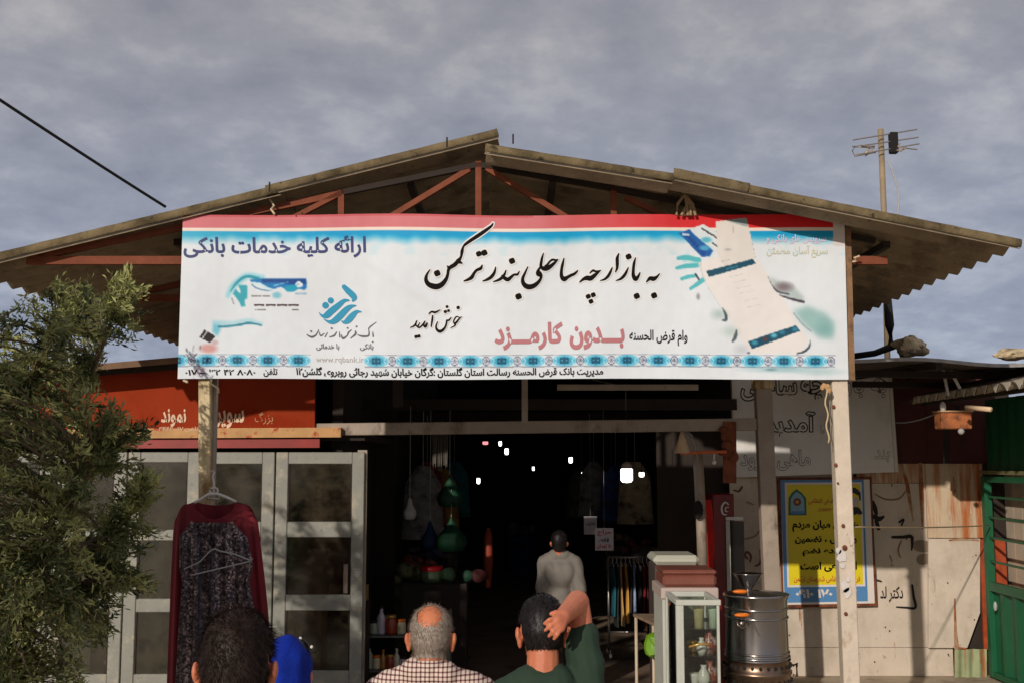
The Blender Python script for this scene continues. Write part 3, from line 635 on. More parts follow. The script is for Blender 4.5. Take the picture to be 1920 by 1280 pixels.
head_B = [[(225, 450, 24), (160, 590, 50), (115, 700, 66), (125, 795, 88), (180, 860, 108), (260, 882, 112), (360, 855, 98), (450, 780, 75), (502, 700, 58), (512, 625, 56), (470, 560, 60)],
          [(480, 470, 40), (440, 550, 66), (440, 610, 80), (500, 640, 70)],
          [(560, 160, 20), (530, 260, 50), (510, 370, 60), (505, 440, 66), (550, 485, 90), (620, 490, 104), (700, 452, 88), (790, 378, 62), (870, 300, 22)],
          [(870, 295, 20), (820, 312, 42), (755, 302, 48), (695, 340, 42), (645, 405, 50), (600, 450, 60)],
          [(1000, 275, 24), (970, 400, 58), (945, 540, 64), (948, 660, 80), (1000, 720, 108), (1080, 682, 72), (1150, 645, 66), (1215, 618, 60), (1270, 572, 46), (1295, 535, 16)]]
head_C = [[(490, 510, 24), (420, 570, 54), (360, 620, 80), (290, 668, 98), (220, 660, 96), (150, 682, 62), (75, 740, 26)], [(485, 515, 25), (400, 532, 42), (340, 512, 46), (278, 562, 26)],
          [(725, 455, 22), (690, 540, 50), (640, 630, 58), (570, 690, 44), (485, 715, 18)], [(855, 180, 25), (825, 270, 64), (825, 380, 66), (820, 470, 52), (790, 545, 24)],
          [(1045, 460, 22), (1000, 560, 54), (945, 640, 60), (880, 690, 46), (800, 718, 18)],
          [(1190, 265, 24), (1160, 380, 54), (1145, 520, 60), (1148, 620, 76), (1190, 685, 92), (1240, 640, 58), (1280, 560, 24)],
          [(1670, 580, 22), (1620, 640, 50), (1550, 682, 92), (1480, 675, 76), (1410, 745, 26)]]
dots_C = [(245, 1030, 54), (345, 1000, 54), (300, 1130, 52), (1052, 240, 64), (1215, 1028, 66), (1562, 1015, 66)]
for gr, mt, of in ((1, m_halo, .003), (0, m_ink, .0055)):
    strokes(head_A, (790, 410), 8, FB, mt, banner, of, dots_A, grow=20 * gr)
    strokes(head_B, (970, 460), 11.43, FB, mt, banner, of, [], grow=26 * gr)
    strokes(head_C, (1080, 460), 10.665, FB, mt, banner, of, dots_C, grow=26 * gr)
    strokes([[(150, 780, 30), (230, 750, 48), (300, 690, 60), (340, 580, 34)], [(300, 700, 50), (400, 780, 50), (480, 740, 50), (560, 650, 60), (590, 590, 30)], [(430, 640, 26), (380, 740, 50)],
             [(560, 720, 70), (600, 745, 90), (650, 655, 56)], [(820, 430, 45), (805, 560, 62), (775, 750, 42)], [(705, 370, 36), (790, 310, 56), (880, 328, 70), (960, 300, 54), (1040, 250, 22)],
             [(1370, 480, 32), (1300, 560, 56), (1245, 565, 54), (1232, 650, 56), (1190, 770, 62), (1110, 860, 84), (1020, 890, 94), (945, 835, 76), (920, 740, 54), (965, 605, 30)],
             [(1680, 450, 28), (1600, 530, 50), (1530, 620, 66), (1475, 650, 70)], [(1640, 490, 36), (1545, 448, 36), (1480, 510, 42), (1440, 615, 44)], [(1500, 650, 64), (1480, 720, 46), (1360, 782, 26)]],
            (760, 565), 16, FB, mt, banner, of, [(1250, 155, 48), (1200, 305, 54), (1295, 275, 48), (1585, 180, 58), (320, 1050, 56), (405, 1035, 56)], grow=30 * gr)
strokes([[(640, 138, 64), (700, 200, 84), (765, 262, 88), (782, 300, 76), (765, 335, 34)], [(705, 328, 24), (640, 335, 52), (560, 400, 78), (460, 480, 92), (390, 540, 86), (330, 545, 36), (288, 500, 8)],
         [(805, 402, 16), (745, 412, 48), (680, 450, 78), (580, 550, 92), (500, 618, 82), (430, 630, 44), (350, 590, 8)], [(885, 490, 12), (820, 488, 46), (760, 540, 82), (700, 605, 86), (645, 635, 50), (602, 618, 12)]],
        (560, 520), 7.53, FB, m_teal, banner, .004, [], [(452, 330, 43), (378, 398, 46)], name='logo')
strokes([[(1095, 632, 8), (1000, 705, 16), (985, 740, 12)], [(1045, 770, 10), (1050, 832, 20)], [(990, 750, 12), (985, 820, 20), (900, 830, 24), (835, 812, 12)], [(800, 762, 20), (800, 800, 24), (730, 860, 8)],
         [(745, 740, 8), (700, 780, 20), (685, 820, 14), (625, 860, 28), (600, 812, 12)], [(575, 768, 8), (578, 842, 16)], [(535, 768, 8), (500, 820, 20), (435, 842, 12)], [(405, 780, 8), (370, 842, 12)],
         [(360, 790, 8), (310, 825, 18), (288, 770, 8)], [(282, 740, 8), (240, 815, 16), (180, 842, 26), (115, 812, 14)]], (560, 520), 7.53, FB, m_inkgrey, banner, .004, [(815, 694, 14), (690, 716, 13), (465, 720, 14), (175, 762, 14), (1044, 908, 12)])
# strings that tie the banner
for (p, q) in (((505, 372), (515, 402)), ((1288, 372), (1284, 404)), ((1592, 492), (1612, 480)), ((340, 705), (352, 716)), ((410, 735), (396, 712))):
    a, b = P(p[0], p[1], YB + .05), P(q[0], q[1], YB - .01); o_ = (b - a); MB().tube([a, a + o_ * .4 + Vector((.02, 0, -.01)), a + o_ * .7 + Vector((-.015, 0, .0)), b], .008, 5).build('tie_string', M('twine', rgb(206, 188, 156), .9), banner)
rg = MB(); random.seed(2)
for i in range(5):
    a = P(1284, 365, YB - .02); rg.tube([a, a + Vector((random.uniform(-.06, .06), 0, -.07)), a + Vector((random.uniform(-.08, .08), -.02, -.16))], .012, 5)
rg.build('rag', M('knotted_rag', rgb(150, 128, 96), .9, var=.2), banner)

# ------------------------------------------------------------------ left shop
YS = 10.5
shop = empty('shop', (-3.6, YS, 0), 'low shop with an orange-red fascia sign above a grey glazed front left of the hall', 'shop')
m_fas = M('red_fascia', rgb(152, 56, 28), .85, spec=.1, var=.08, scale=2.2, bump=.08, dirt=[(rgb(130, 34, 12), (.5, .75), 2.5, (1, 1, 1)), (rgb(120, 40, 20), (.64, .72), 9, (1, 1, .5))])
m_lint = M('cream_lintel', rgb(196, 150, 96), .7, var=.2, scale=6, dirt=[(rgb(170, 60, 30), (.55, .62), 8, (1, 1, 1))])
m_brick = M('plaster', rgb(160, 148, 130), .9, var=.15)
m_roofw = M('brown_fascia_board', rgb(116, 84, 56), .7, var=.2)
a, b = P(60, 716, YS), P(335, 690, YS); c, d = P(590, 690, YS), P(590, 803, YS); e_ = P(60, 803, YS)
MB().prism([a, b, P(590, 666, YS), d, e_], (0, .06, 0)).build('fascia', m_fas, shop)
MB().bar(P(60, 813, YS), P(640, 810, YS), .09, .09).build('lintel', m_lint, shop)
MB().bar(P(60, 832, YS + .02), P(600, 830, YS + .02), .085, .05).build('awning_box', M('dark_red_metal', rgb(140, 30, 20), .4, var=.2, scale=5), shop)
MB().hexa([P(30, 706, 10.1), P(700, 650, 10.1), P(700, 650, 13.5) , P(30, 706, 13.5), P(30, 695, 10.1), P(700, 637, 10.1), P(700, 637, 13.5), P(30, 695, 13.5)]).build('roof_board', m_roofw, shop)
MB().hexa([P(30, 716, 10.3), P(660, 668, 10.3), P(660, 668, 10.42), P(30, 716, 10.42), P(30, 704, 10.3), P(660, 652, 10.3), P(660, 652, 10.42), P(30, 704, 10.42)]).build('gutter', m_dark, shop)
x0s, x1s = P(-260, 840, YS).x, P(681, 840, YS).x
MB().box(x0s, x1s, 13.4, 13.5, 0, 3.0).build('back_wall', m_dark, shop); MB().box(x0s - .1, x0s, YS, 13.5, 0, 3.0).build('side_wall', m_brick, shop)
MB().box(x0s, x1s, YS + .1, 13.4, 2.5, 2.56).build('ceiling', m_dark, shop)
MB().hexa([P(-260, 735, YS), P(60, 718, YS), P(60, 718, YS + .1), P(-260, 735, YS + .1), P(-260, 716, YS), P(60, 714, YS), P(60, 714, YS + .1), P(-260, 716, YS + .1)]).build('upper_wall', m_brick, shop)
MB().box(x0s, P(60, 0, YS).x, YS, YS + .1, P(0, 842, YS).z, P(0, 735, YS).z).build('front_wall', m_brick, shop)
FS = lambda px, py, off=0: P(px, py, YS) - Vector((0, off, 0))
m_fl = M('pale_sign_paint', rgb(226, 196, 164), .6, var=.15)
text('نموند', (302, 766, 349, 800), FS, m_fl, shop, bold=.03); text('سوپر', (404, 768, 458, 806), FS, m_fl, shop, bold=.03); text('بزرگ', (478, 772, 512, 795), FS, m_lint, shop, bold=.0)
text('تلفن ۰۱۷ ۳۴۴۲', (298, 799, 372, 809), lambda x, y, o=0: P(x, y, YS - .045) - Vector((0, o, 0)), m_fl, shop, off=.004, bold=.0)
# the grey glazed leaves
zt = P(0, 847, YS).z
leaf_root = None
def door_leaf(xa, xb, rows, label, ybot=.06):
    rt = empty('glazed_door', (P(xa, 0, YS).x, YS - .01, 0), label, 'glazed door', 'grey glazed doors of the left shop')
    X0_, X1_ = P(xa, 1000, YS).x, P(xb, 1000, YS).x; y0, y1 = YS - .04, YS + .01; sw = .115
    zz = [P(0, r, YS).z for r in rows]          # pane tops and bottoms, descending
    MB().box(X0_ + .002, X0_ + sw, y0, y1, ybot, zt).build('stile', m_alu, rt, bevel=.006); MB().box(X1_ - sw, X1_ - .002, y0, y1, ybot, zt).build('stile', m_alu, rt, bevel=.006)
    edges = [zt] + zz + [ybot]
    for i in range(0, len(edges) - 1, 2):
        MB().box(X0_ + sw + .001, X1_ - sw - .001, y0 + .004, y1 - .004, edges[i + 1], edges[i]).build('rail', m_alu, rt, bevel=.006)
    for i in range(0, len(zz), 2):
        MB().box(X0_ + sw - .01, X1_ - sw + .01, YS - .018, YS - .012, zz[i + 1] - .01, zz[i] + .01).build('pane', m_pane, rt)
        bd = MB()
        for q in ((X0_ + sw + .001, X0_ + sw + .014, zz[i + 1], zz[i]), (X1_ - sw - .014, X1_ - sw - .001, zz[i + 1], zz[i])): bd.box(q[0], q[1], y0 + .012, YS - .019, q[2] + .001, q[3] - .001)
        bd.build('glazing_bead', m_dark, rt)
    return rt
rows = (869, 977, 1006, 1113, 1143, 1255, 1290, 1390)
rowb = (866, 992, 1012, 1121, 1146, 1262, 1290, 1390)
dl = door_leaf(516, 683, rows, 'rightmost grey glazed door at the mouth of the hall'); MB().box(P(663, 0, YS).x, P(671, 0, YS).x, YS - .075, YS - .045, P(0, 1110, YS).z, P(0, 1055, YS).z).build('door_handle', m_steel2, dl, bevel=.004)
door_leaf(376, 514, rows, 'second grey glazed door from the hall, right of the hanging dress'); door_leaf(238, 374, rowb, 'grey glazed door half hidden behind the hanging dress')
door_leaf(98, 236, rowb, 'grey glazed door behind the leaves, next to the dress side'); door_leaf(-42, 96, rowb, 'leftmost grey glazed door deep behind the tree')
MB().box(P(683, 0, YS).x, P(700, 0, YS).x, YS, YS + .05, 0, zt + .02).build('jamb', m_portal, shop)
# a few things standing behind the glass
for (px_, py_, wd, hh, cc) in ((600, 1075, .35, 1.2, (120, 50, 40)), (565, 1050, .3, 1.5, (70, 80, 70)), (430, 1060, .4, 1.4, (90, 86, 76)), (310, 1060, .5, 1.5, (60, 70, 50)), (180, 1060, .6, 1.6, (80, 76, 66))):
    x = P(px_, 0, 12.2).x; MB().box(x - wd / 2, x + wd / 2, 12.0, 12.4, 0, hh).build('stock_shelf', M('stock_%d' % px_, rgb(*cc), .8, var=.6, scale=14, col2=rgb(30, 30, 28)), shop)

# ------------------------------------------------------------------ right-hand facade
YW = 12.4
FW = lambda px, py, off=0: P(px, py, YW) - Vector((0, off, 0))
wall = empty('painted_metal_wall', (3.8, YW, 0), 'cream painted sheet-metal wall with rust streaks and black graffiti between the posts and green gate', 'wall')
m_wall = M('cream_metal', rgb(206, 192, 174), .7, var=.1, scale=3, bump=.25, bscale=12, dirt=[(rgb(176, 162, 142), (.5, .72), 2.2, (1, 1, .6)), (rgb(150, 96, 56), (.66, .72), 3.4, (3, 1, .35)), (rgb(120, 108, 94), (.62, .7), 14, (1, 1, 1))])
m_wallr = M('rust_streaked_cream', rgb(198, 178, 150), .75, var=.12, scale=3, bump=.25, dirt=[(rgb(172, 96, 42), (.45, .6), 2.6, (3.2, 1, .28)), (rgb(120, 62, 32), (.6, .68), 5, (3, 1, .5))])
m_maroon = M('maroon_sheet', rgb(78, 32, 26), .75, var=.3, scale=4, bump=.2)
def panel(x0, x1, y0, y1, mat, nm='panel', Y=YW, th=.03):
    a = P(x0, y1, Y); b = P(x1, y0, Y); return MB().box(a.x + .002, b.x - .002, Y, Y + th, max(a.z, 0) + .002, b.z - .002).build(nm, mat, wall, bevel=.003)
panel(1374, 1600, 1213, 1310, m_wall); panel(1374, 1600, 895, 1213, m_wall, Y=YW + .003)
panel(1600, 1787, 1213, 1310, m_wall); panel(1600, 1740, 905, 1213, m_wall, Y=YW + .002); panel(1374, 1600, 690, 895, m_wall)
panel(1600, 1740, 868, 905, m_wallr); panel(1740, 1842, 868, 1008, m_wallr, Y=YW - .03, th=.06); panel(1600, 1740, 690, 868, m_maroon, Y=YW + .02); panel(1740, 1860, 690, 868, m_maroon, Y=YW + .01)
MB().box(P(1374, 0, YW).x, P(1860, 0, YW).x, YW + .05, YW + .1, 0, P(0, 690, YW).z).build('core', m_dark, wall)
pp = [P(x, y, YW - .06) for x, y in ((1741, 1009), (1838, 1009), (1838, 1148), (1814, 1214), (1741, 1214))]
MB().prism(pp, (0, .025, 0)).build('bent_cover_plate', m_wall, wall, bevel=.003)
MB().box(P(1790, 0, YW).x, P(1836, 0, YW).x, YW - .03, YW - .002, P(0, 1216, YW).z, P(0, 1010, YW).z).build('rusty_jamb', M('orange_rust', rgb(158, 66, 30), .8, var=.3, scale=9), wall)
m_gwash = M('peeling_green', rgb(150, 160, 120), .7, var=.2, scale=5, dirt=[(rgb(160, 96, 50), (.5, .6), 3, (4, 1, .5))])
cm = corr_mesh(P(1790, 1216, YW - .05), P(1790, 1310, YW - .05), (P(1850, 1216, YW).x - P(1790, 1216, YW).x, 0, 0), 3, .014, 'corrugated_foot', start=0); link_mesh('corrugated_foot', cm, m_gwash, wall)
# seams, rivets, rust runs on the wall
rv = MB(); random.seed(5)
for (x, y) in ((1668, 1182), (1777, 1092), (1827, 1161), (1778, 1226), (1620, 985), (1640, 1240), (1660, 1175), (1700, 1010), (1830, 1040), (1610, 1225), (1480, 1190)): rv.ball(P(x, y, YW - .003 if x < 1741 else YW - .06), (.009, .008, .010), 8, 5)
rv.build('rivet', m_rust, wall)['kind'] = 'stuff'
m_run = M('rust_run', rgb(150, 84, 42), .8, var=.3, scale=8, col2=rgb(178, 150, 120), thr=(.45, .6))
strokes([[(1790, 1122, 3), (1791, 1170, 5), (1793, 1212, 9)], [(1780, 1012, 3), (1800, 1010, 4), (1835, 1012, 3)], [(1788, 1212, 4), (1810, 1215, 3)]], (0, 0), 1, lambda x, y, o=0: P(x, y, YW - .062) - Vector((0, o, 0)), m_run, wall, off=.004, name='rust_run')
strokes([[(1690, 870, 4), (1700, 905, 7), (1706, 940, 6), (1712, 975, 2)], [(1725, 870, 8), (1728, 930, 8), (1730, 990, 3)], [(1668, 872, 6), (1672, 910, 3)], [(1640, 872, 3), (1641, 900, 2)]], (0, 0), 1, FW, m_run, wall, name='rust_run')
m_cem = M('patch_cement', rgb(138, 122, 104), .9, var=.2, scale=9)
strokes([[(1722, 1022, 22), (1736, 1024, 22)], [(1728, 1048, 20), (1738, 1046, 20)]], (0, 0), 1, FW, m_cem, wall, off=.005, name='patch')
# graffiti
m_spray = M('black_spray', rgb(34, 26, 24), .8); m_spr2 = M('brown_paint_mark', rgb(112, 66, 50), .8); m_spr3 = M('thin_brown_mark', rgb(140, 104, 84), .8)
text('دکتر لد', (1650, 1098, 1693, 1128), FW, m_spray, wall, off=.006, bold=.02, name='graffiti')
strokes([[(1710, 1096, 4), (1713, 1118, 5), (1716, 1138, 5), (1698, 1138, 4), (1681, 1137, 3)], [(1673, 1006, 5), (1692, 1006, 6), (1708, 1005, 7), (1710, 1018, 5), (1709, 1030, 3)], [(1636, 940, 6), (1640, 952, 9), (1643, 962, 6)],
         [(1640, 968, 9), (1648, 972, 9), (1656, 968, 5)], [(1643, 976, 7), (1647, 990, 7)], [(1686, 978, 4), (1694, 973, 4), (1690, 984, 3)], [(1645, 1087, 4), (1652, 1089, 3)]], (0, 0), 1, FW, m_spray, wall, off=.006, name='graffiti')
strokes([[(1640, 925, 2), (1660, 935, 3), (1685, 934, 3), (1698, 920, 2)], [(1690, 1012, 2), (1684, 1030, 3), (1688, 1044, 2)], [(1668, 1040, 2), (1672, 1052, 2)]], (0, 0), 1, FW, m_spr3, wall, off=.006, name='graffiti')
strokes([[(1401, 1046, 4), (1396, 1039, 4), (1402, 1034, 4), (1408, 1042, 4), (1406, 1052, 3)], [(1426, 1030, 4), (1427, 1045, 4), (1424, 1056, 4), (1416, 1060, 3)], [(1376, 918, 3), (1385, 920, 4), (1391, 912, 4)]], (0, 0), 1, FW, m_spr2, wall, off=.006, name='graffiti')
strokes([[(1374, 1011, 2), (1400, 1009, 2), (1416, 1004, 2), (1424, 994, 2)], [(1400, 940, 2), (1412, 945, 2)]], (0, 0), 1, FW, m_spr3, wall, off=.006, name='graffiti')
# white sign board behind the posts
YG = 12.24
FG = lambda px, py, off=0: P(px, py, YG) - Vector((0, off, 0))
sb = empty('sign_board', tuple(P(1528, 892, YG)), 'old grey-white sheet sign with outlined Persian letters behind the rusty post', 'sign')
m_sb = M('greyed_white_sheet', rgb(228, 226, 222), .6, var=.06, scale=2, bump=.2, bscale=4, dirt=[(rgb(196, 190, 180), (.55, .75), 1.6, (1, 1, 1))])
MB().prism([P(1372, 700, YG), P(1668, 690, YG), P(1684, 884, YG), P(1379, 894, YG)], (0, .025, 0)).build('sheet', m_sb, sb, bevel=.004)
MB().bar(P(1668, 694, YG - .012), P(1681, 884, YG - .012), .035, .02).build('edge_trim', m_white, sb); MB().bar(P(1374, 704, YG - .012), P(1379, 893, YG - .012), .025, .02).build('edge_trim', m_white, sb)
m_oi = M('dull_black_outline', rgb(34, 30, 30), .8, var=.2, scale=20); m_og = M('dull_black_outline_faint', rgb(118, 114, 112), .8, var=.1, scale=20)
def outl(s, box, mt, k=.055, sgn=sb, fn=FG, m2=m_sb):
    base_ = text(s, box, fn, mt, sgn, off=.005, bold=k); text(s, box, fn, m2, sgn, off=.0075, bold=.004, base=base_)
outl('ساحلی', (1388, 700, 1495, 752), m_oi); outl('چه', (1500, 704, 1548, 755), m_oi); outl('به باز', (1580, 698, 1662, 748), m_og, .035)
outl('آمدید', (1432, 770, 1530, 818), m_oi); outl('خوش', (1538, 780, 1570, 812), m_og, .035)
outl('ماهی و رود', (1388, 842, 1520, 882), m_og, .04); outl('بند', (1640, 842, 1668, 866), m_og, .03)
# yellow and blue poster in a rusty frame
YO = 12.33
FO = lambda px, py, off=0: P(px, py, YO) - Vector((0, off, 0))
po = empty('poster', tuple(P(1550, 1130, YO)), 'yellow public notice with blue border, emblem and black lettering behind the rusty post', 'poster')
def flat(pts, mat, nm, off, th=.0): 
    m_ = MB(); n = len(m_.v); m_.v += [FO(x, y, off) for x, y in pts]; m_.f.append(tuple(range(len(pts)))); return m_.build(nm, mat, po)
m_pb = M('print_blue', rgb(80, 134, 184), .5, var=.04, scale=3); m_py = M('print_yellow', rgb(226, 206, 10), .5, var=.04, scale=3); m_pw = M('print_white', rgb(222, 214, 206), .5); m_pgn = M('print_green', rgb(20, 100, 74), .5)
MB().prism([FO(1457, 895, 0), FO(1634, 893, 0), FO(1645, 1135, 0), FO(1467, 1139, 0)], (0, .02, 0)).build('backing_frame', m_rust, po, bevel=.003)
flat([(1463, 899), (1630, 898), (1640, 1130), (1470, 1133)], m_pw, 'print_border', .004)
flat([(1463, 899), (1619, 898), (1627, 1126), (1471, 1129)], m_pb, 'print_border', .006)
flat([(1471, 904), (1615, 903), (1622, 1098), (1476, 1100)], m_pw, 'print_border', .008); flat([(1475, 908), (1612, 907), (1618, 1094), (1479, 1096)], m_py, 'print_field', .010)
flat([(1478, 965), (1478, 933), (1484, 923), (1493, 916), (1503, 923), (1511, 933), (1512, 965)], m_pgn, 'emblem', .012)
flat([(1482, 961), (1482, 935), (1487, 926), (1493, 921), (1501, 926), (1507, 935), (1508, 961)], M('emblem_pale', rgb(130, 170, 190), .5), 'emblem', .0135)
strokes([[(1484, 960, 6), (1506, 960, 6)]], (0, 0), 1, FO, M('emblem_blue', rgb(70, 130, 180), .5), po, off=.015, rounds=[], name='emblem')
strokes([], (0, 0), 1, FO, M('emblem_brown', rgb(110, 60, 30), .5), po, off=.015, rounds=[(1494, 940, 7.5)], name='emblem'); strokes([], (0, 0), 1, FO, M('emblem_gold', rgb(214, 150, 40), .5), po, off=.017, rounds=[(1494, 940, 3)], name='emblem')
text('فرماندهی انتظامی', (1515, 932, 1575, 945), FO, m_inkred, po, off=.013, bold=.01); text('ناجا جمهوری', (1533, 948, 1572, 958), FO, m_inkred, po, off=.013, bold=.01)
text('همدلی میان مردم', (1485, 974, 1609, 996), FO, m_ink, po, off=.013, bold=.04); text('و پلیس ، تضمین', (1490, 1002, 1606, 1020), FO, m_ink, po, off=.013, bold=.045)
text('کننده نظم', (1504, 1025, 1590, 1042), FO, m_ink, po, off=.013, bold=.045); text('اجتماعی است', (1500, 1052, 1606, 1071), FO, m_ink, po, off=.013, bold=.045)
text('فرماندهی انتظامی شهرستان ترکمن', (1488, 1078, 1612, 1092), FO, m_inkred, po, off=.013, bold=.015); text('۰۹۱۰ ۱۷۰ ۱۲ ۲', (1491, 1103, 1606, 1120), FO, m_pw, po, off=.013, bold=.05)
m_pt = M('portrait_dark', rgb(36, 36, 46), .6); m_ps = M('portrait_pale', rgb(190, 180, 180), .6)   # plain head-and-shoulders print, no likeness
strokes([[(1603, 938, 14), (1603, 944, 12)]], (0, 0), 1, FO, m_ps, po, off=.013, name='portrait_print'); strokes([[(1590, 922, 8), (1600, 918, 10), (1609, 924, 8)], [(1594, 962, 10), (1604, 956, 14), (1612, 960, 8)], [(1611, 926, 4), (1612, 936, 3)]], (0, 0), 1, FO, m_pt, po, off=.0145, name='portrait_print')
# low porch roof over the right-hand wall
aw = empty('porch_roof', (4.5, 9.9, 0), 'flat dark sheet-metal porch roof with a thin pale front edge at right', 'porch roof')
za = P(1600, 676, 9.72).z
mb_ = MB(); n_ = 14; m_por = M('porch_sheet', rgb(64, 50, 44), .8, var=.3, scale=3)
pxs = np.linspace(1597, 2060, n_ + 1)
for i in range(n_):
    u0, u1 = pxs[i], pxs[i + 1]; f_ = lambda u: P(u, 676 + 4 * math.sin(u * .021) + (u - 1600) * .025, 9.72)
    a, b = f_(u0), f_(u1); dv = Vector((0, 2.75, .10)); mb_.hexa([a, b, b + dv, a + dv, a + Vector((0, 0, .015)), b + Vector((0, 0, .015)), b + dv + Vector((0, 0, .015)), a + dv + Vector((0, 0, .015))])
mb_.build('sheet', m_por, aw)
ed = MB()
for i in range(n_): ed.bar(f_(pxs[i]) + Vector((0, -.012, .008)), f_(pxs[i + 1]) + Vector((0, -.012, .008)), .03, .02)
ed.build('folded_edge', M('pale_edge', rgb(150, 146, 142), .5, var=.3, scale=10), aw)
MB().bar(P(1600, 700, 10.4), P(2050, 706, 10.4), .06, .08).build('rafter', m_dark, aw); MB().bar(P(1600, 720, 11.6), P(2000, 724, 11.6), .06, .08).build('rafter', m_dark, aw)
for x in (1600, 1760, 1900):
    MB().bar(P(x, 686, 9.76) , P(x, 686, 9.76) + Vector((0, 2.6, .09)), .05, .05, (0, 0, 1)).build('joist', m_dark, aw)
x = P(1606, 0, 9.9).x; MB().bar((x, 9.9, 0), (x, 9.9, za), .03, .03).build('prop', m_dark, aw) if False else None
# dark bracket pipe and stove pipe between the roofs
bp_ = MB(); bp_.tube([P(1598, 668, 10.6), P(1640, 662, 10.6), P(1672, 650, 10.6), P(1668, 610, 10.6), P(1664, 560, 10.6)], [.03, .03, .045, .045, .04], 8)
tag(bp_.build('bent_pipe', m_black, None, tuple(P(1668, 655, 10.6)), smooth=True), 'dark bent pipe rising from the porch roof under the corrugated eave', 'pipe')
# stones lying on the porch roof
def stone(c, r, seed, label):
    me = bpy.data.meshes.new('stone'); bm = bmesh.new(); bmesh.ops.create_icosphere(bm, subdivisions=3, radius=1)
    for v in bm.verts:
        n = noise.noise(v.co * 1.4 + Vector((seed, 0, 0))) * .45 + noise.noise(v.co * 4 + Vector((0, seed, 0))) * .16; v.co = v.co * (1 + n); v.co.x *= r[0]; v.co.y *= r[1]; v.co.z *= r[2]
    bm.to_mesh(me); bm.free(); me.transform(Matrix.Translation(c)); me.polygons.foreach_set('use_smooth', [False] * len(me.polygons))
    tag(link_mesh('stone', me, m_stone, None, c), label, 'stone', 'stones weighing down the porch roof')
m_stone = M('rubble_stone', rgb(196, 176, 140), .95, var=.4, scale=12, bump=.9, bscale=30, dirt=[(rgb(90, 76, 56), (.5, .62), 16, (1, 1, 1))])
stone(P(1706, 651, 10.2), (.15, .13, .10), 3, 'rough beige stone lump on the porch roof next to the bent pipe')
stone(P(1903, 664, 10.2), (.20, .12, .055), 9, 'flat brownish stone on the porch roof at the right edge')
# corrugated canopy along the green shed
cn = empty('side_canopy', (4.1, 10.4, 0), 'small corrugated canopy with a zigzag pale edge along the green shed', 'canopy')
za = P(1708, 750, 11.9).z; xa = P(1708, 750, 11.9).x
m_can = M('canopy_sheet', rgb(150, 136, 116), .8, var=.25, scale=5, bump=.3)
cme = corr_mesh((xa, 8.0, za), (xa + 1.5, 8.0, za + .38), (0, 3.95, 0), 17, .036, 'canopy_sheet', start=0); link_mesh('canopy_sheet', cme, m_can, cn)
lip = MB()
for k in range(16):
    y = 8.0 + 3.95 * (k + .72) / 17; lip.prism([(xa - .004, y - .07, za + .03), (xa - .004, y + .07, za + .03), (xa - .004, y, za - .045)], (-.006, 0, 0))
lip.build('edge_filler', M('pale_filler', rgb(206, 198, 182), .7, var=.3, scale=12), cn)['kind'] = 'stuff'
for (p, q, Yq) in (((1768, 690), (1778, 741), 10.6), ((1782, 694), (1800, 728), 10.4)):
    MB().bar(P(p[0], p[1], Yq), P(q[0], q[1], Yq), .022, .02).build('hanger', m_white, cn)
MB().bar((xa + .16, 8.0, za - .03), (xa + .16, 11.95, za - .03), .05, .05, (0, 0, 1)).build('purlin', m_dark, cn); MB().bar((xa + .8, 8.0, za + .1), (xa + .8, 11.95, za + .1), .06, .06, (0, 0, 1)).build('purlin', m_dark, cn)
MB().bar(P(1775, 800, 11.6), P(1775, 868, 11.6), .05, .05).build('strut', m_dark, cn); MB().bar(P(1795, 760, 10.6), P(1795, 803, 10.6), .03, .03).build('strut', m_dark, cn)
# meter box and tube lamp under the canopy
jb = empty('meter_box', tuple(P(1795, 803, 10.5)), 'rusty orange metal box with a white knob hanging under the side canopy', 'metal box')
a, b = P(1766, 803, 10.5), P(1822, 772, 10.5); MB().box(a.x, b.x, 10.5, 10.68, a.z, b.z).build('case', M('orange_rusty_box', rgb(176, 104, 58), .7, var=.35, scale=12, col2=rgb(96, 56, 34)), jb, bevel=.008)
MB().box(a.x - .01, b.x + .01, 10.48, 10.7, b.z + .001, b.z + .016).build('lid', M('box_lid', rgb(200, 160, 120), .6, var=.2), jb); MB().ball(P(1768, 762, 10.5), (.03, .03, .05), 8, 6).build('insulator', m_white, jb); MB().ball(P(1802, 808, 10.47), .03, 10, 6).build('knob', m_cable, jb)
tl = MB(); tl.tube([P(1812, 763, 10.2), P(1858, 767, 9.9)], .022, 10); tag(tl.build('tube_lamp', M('tube_white', rgb(226, 196, 160), .4), None, tuple(P(1835, 765, 10)), smooth=True), 'unlit pale tube lamp fixed under the side canopy beside the green shed', 'lamp')
# green shed with barred gate: its side runs away from the camera
XG = 5.13
m_green = M('green_enamel', rgb(18, 92, 58), .5, var=.1, scale=4, bump=.06, dirt=[(rgb(10, 78, 46), (.5, .75), 2.2, (1, 1, .3)), (rgb(110, 100, 60), (.68, .74), 9, (1, 1, .3))])
gs = empty('green_shed', (XG + .4, 10.5, 0), 'green metal shed side wall above and behind the barred gate at the right edge', 'shed')
def gz(py, D=12.25): return P(1845, py, D).z
cg = corr_mesh((XG + .02, 7.0, gz(882)), (XG + .02, 7.0, za + .02), (0, 5.2, 0), 24, .012, 'upper_sheet', start=0, per=6); link_mesh('upper_sheet', cg, m_green, gs)
MB().box(XG - .03, XG + .04, 7.0, 12.3, gz(888), gz(881)).build('upper_rail', M('dull_olive_rail', rgb(120, 118, 82), .6, var=.2), gs)
m_crm = M('cream_boards', rgb(196, 180, 158), .7, var=.1, scale=4, bump=.1)
for k in range(26):
    y = 7.0 + k * .21; MB().box(XG + .30, XG + .33, y + .003, y + .207, .01, gz(878)).build('board', m_crm, gs)
MB().box(XG + .45, XG + 3.6, 7.0, 12.9, .0, 2.9).build('body', m_dark, gs)
